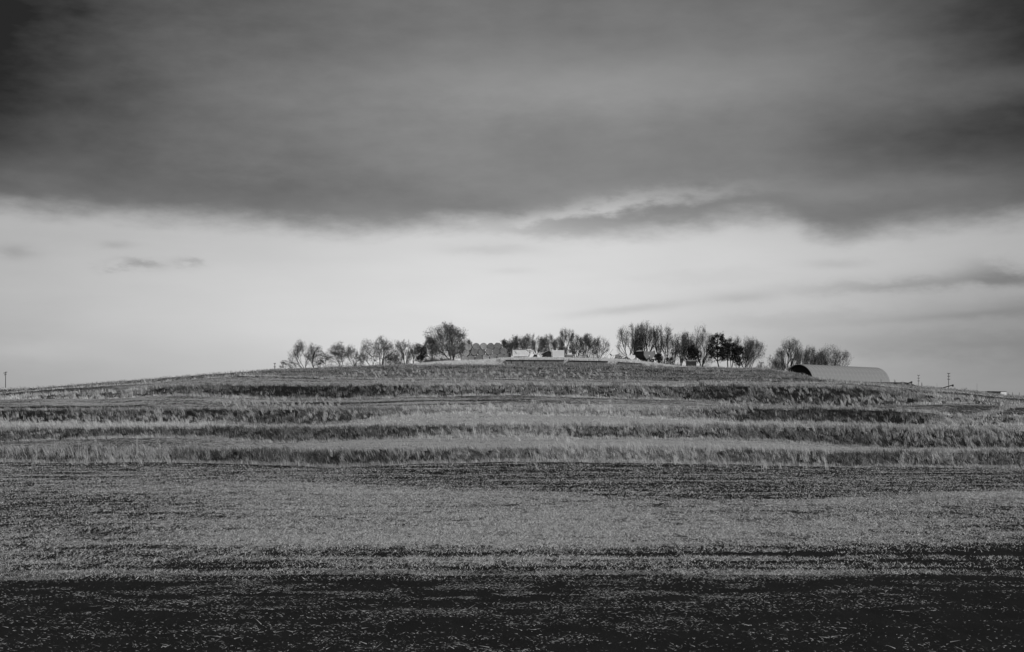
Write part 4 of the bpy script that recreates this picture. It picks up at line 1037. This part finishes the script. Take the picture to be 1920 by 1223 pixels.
# ---------------------------------------------------------------- quonset hut
def quonset():
    R = 3.65; a = at(1497, 684, 295); b = at(1642, 690.4, 314)
    dx, dy = b[0] - a[0], b[1] - a[1]; L = math.hypot(dx, dy); ang = math.atan2(dy, dx); zb = a[2] - R
    T = thing('quonset_hut', 'long arched corrugated steel hut with an open dark left end', 'barn', (a[0], a[1], zb), ang)
    n = 20; w = L / n; seg = 22
    def arch(x0, x1, ribs=True):
        v = []; f = []
        xs = [(x0, 0), (x0 + .30 * w, 0), (x0 + .42 * w, .14), (x0 + .80 * w, .14), (x0 + .92 * w, 0), (x1, 0)] if ribs else [(x0, .1), (x1, .1)]
        for x, o in xs:
            for k in range(seg + 1):
                t = math.pi * k / seg; r = R + o; v.append((x, -r * math.cos(t), max(.35, r * math.sin(t)) if k in (0, seg) else r * math.sin(t) * .96 + .14))
        s = seg + 1
        for j in range(len(xs) - 1):
            for k in range(seg): f.append((j * s + k, (j + 1) * s + k, (j + 1) * s + k + 1, j * s + k + 1))
        me = bpy.data.meshes.new('arch_panel'); me.from_pydata(v, [], f); me.update(); me.materials.append(M_STEEL)
        for p in me.polygons: p.use_smooth = False
        return me
    me = arch(0.0, w - .004)
    for k in range(n):
        o = link('arch_panel', me, T); o.location = (k * w, 0, 0)
    # rim of the open end
    mb = MB()
    for k in range(seg):
        t0 = math.pi * k / seg; t1 = math.pi * (k + 1) / seg; f = lambda t: (-.06, -(R + .02) * math.cos(t), (R + .02) * math.sin(t) * .96 + .14)
        mb.bar(f(t0), f(t1), .07, .07, 6)
    mb.obj('end_arch', M_MID, T)
    # back wall
    v = [(L - .1, -(R - .02) * math.cos(math.pi * k / seg), (R - .02) * math.sin(math.pi * k / seg) * .96 + .13) for k in range(seg + 1)]
    MB().add(v + [(L - .1, R, 0), (L - .1, -R, 0)], [tuple(range(seg + 3))]).obj('back_wall', M_STEEL, T)
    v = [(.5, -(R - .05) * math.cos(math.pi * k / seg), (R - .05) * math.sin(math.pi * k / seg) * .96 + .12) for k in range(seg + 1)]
    MB().add(v + [(.5, R - .05, 0), (.5, -R + .05, 0)], [tuple(range(seg + 3))]).obj('interior_shade_sheet', M_RUBBER_SHADE, T)  # near-black sheet added to stand for the shade inside the open mouth
    MB().box(-.1, L + .1, -R - .10, -R + .12, -.5, .36).box(-.1, L + .1, R - .12, R + .10, -.5, .36).obj('foundation', M_CONC, T)
    MB().box(-.05, L + .05, -R - .16, -R - .103, .34, .42).obj('base_rail', M_MID, T)
    MB().box(0, L, -R + .13, R - .13, -.2, .02).obj('floor', M_DARKP, T)
    x, y, _ = at(1652, 724, 288)
    T = thing('fence_post', 'lone dark post in front of the right end of the hut', 'post', (x, y, gz(x, y)), 0, 'fence posts on the right')
    MB().bar((0, 0, -.2), (0, 0, 1.1), .045, .04).obj('shaft', M_POLE, T)


quonset()


# ---------------------------------------------------------------- poles, augers, far house, fence posts
def utility_pole(px, r_top, r_base, D, arms, label, slim=.12, tilt=0.0, spread=1.0):
    x, y, zt = at(px, r_top, D); zb = min(gz(x, y), at(px, r_base, D)[2]) - .2
    T = thing('utility_pole', label, 'utility pole', (x, y, zb), 0, 'utility poles on the skyline'); h = zt - zb
    MB().bar((0, 0, 0), (0, 0, h), slim, slim * .7, 8).obj('shaft', M_POLE, T)
    for dz, hw in arms:
        c = MB().bar((-hw, -.12, h - dz - tilt * hw), (hw, -.12, h - dz + tilt * hw), .07, .07, 5).obj('crossarm', M_POLE, T)
        for s in (-.85, .85):
            MB().bar((s * hw, -.12, h - dz + s * tilt * hw), (s * hw, -.12, h - dz + s * tilt * hw + .24), .05, .04, 6).obj('insulator', M_MID, c)


utility_pole(10.3, 697, 731, 330, [(.25, .40), (.7, .25)], 'utility pole with a tilted crossarm at the far left', .10, .35)
utility_pole(515.2, 681, 696, 330, [(.15, .22), (.9, .20)], 'short utility pole left of the small round tree', .09)
utility_pole(1722.3, 703.5, 726, 420, [(.1, .36), (.95, .32), (1.75, .32)], 'three-armed utility pole, nearer the quonset hut', .07)
utility_pole(1778.8, 699.5, 730, 400, [(.15, .42), (.95, .38), (1.8, .38)], 'taller three-armed utility pole behind the lower auger', .11)
utility_pole(1427.5, 679.5, 693, 330, [(.12, .55)], 'low pole with one crossarm in the gap between the trees', .07)


def auger(p, q, D, label):
    a = at(p[0], p[1], D); b = at(q[0], q[1], D); T = thing('grain_auger', label, 'grain auger', a, 0, 'grain augers behind the hill')
    d = (b[0] - a[0], 0, b[2] - a[2]); k = -1.2
    MB().bar((d[0] * k, 0, d[2] * k), d, .10, .10, 8).obj('tube', M_DARKP, T)
    MB().box(d[0] - .12, d[0] + .16, -.14, .14, d[2] - .32, d[2] + .12).obj('spout', M_DARKP, T)
    MB().bar((d[0] * k, -.3, d[2] * k - .3), (d[0] * .15, -.3, d[2] * .15 - .15), .04).bar((d[0] * k * .3, .3, d[2] * k * .3 - 1.6), (d[0] * .1, .0, d[2] * .1), .04).obj('strut', M_DARKP, T)
    return T


auger((1688, 724.5), (1709, 716.3), 294, 'dark grain auger tip rising beside the quonset hut')
auger((1761, 729.4), (1786.5, 722.2), 294, 'dark grain auger tip in front of the taller pole')


def small_post(px, top, D, label, r=.04, h2=.3, mat=None):
    x, y, zt = at(px, top, D); zb = gz(x, y); T = thing('fence_post', label, 'post', (x, y, zb), 0, 'fence posts on the right')
    MB().bar((0, 0, -h2), (0, 0, zt - zb), r, r * .85, 6).obj('shaft', mat or M_POLE, T)


small_post(1728.5, 717.5, 290, 'stubby dark post by the three-armed pole near the hut', .07)
small_post(1757, 719, 300, 'faint thin rod left of the lower auger', .02)
small_post(1832, 719.5, 300, 'tall thin pale rod left of the far house', .03, mat=M_MID)
small_post(1841.5, 734, 290, 'short post at the left corner of the far house', .04)
small_post(1890.5, 736, 290, 'short post just right of the far house', .05, mat=M_MID)
small_post(1898.5, 736, 290, 'middle post of the three right of the far house', .05)
small_post(1911.3, 736, 290, 'rightmost thin post on the skyline', .045)
small_post(449, 696, 290, 'tiny stub post on the bare left skyline', .06)


def far_house():
    D = 420; x, y, zt = at(1862, 741, D); T = thing('farmhouse', 'low dark-roofed building with white end walls behind the right slope', 'building', (x, y, zt - 1.5), 0)
    s = D / F; X = lambda p: (p - 1862) * s; Z = lambda r: (741 - r + .8) * s + 1.5
    MB().box(X(1846), X(1875), 0, 6, 0, Z(736.5)).obj('wall', M_MID, T)
    MB().box(X(1875), X(1886), -.5, 6, 0, Z(735.6)).obj('wall', M_WHITE, T)
    MB().box(X(1842.5), X(1852), -.05, 5, 0, Z(736.2)).obj('wall', M_WHITE, T)
    MB().prism([(X(1851), Z(736.6)), (X(1875.5), Z(736.8)), (X(1875.2), Z(735)), (X(1852.5), Z(734.3))], -.7, 6.5).obj('roof', M_DARKP, T)
    MB().prism([(X(1842.5), Z(735.8)), (X(1850.5), Z(735.8)), (X(1850.3), Z(735.2)), (X(1845), Z(734.9))], -.6, 6).obj('roof', M_MID, T)
    MB().prism([(X(1875.8), Z(735.3)), (X(1888), Z(735.3)), (X(1884), Z(734.5)), (X(1878), Z(734.4))], -.7, 6.5).obj('roof', M_MID, T)


far_house()
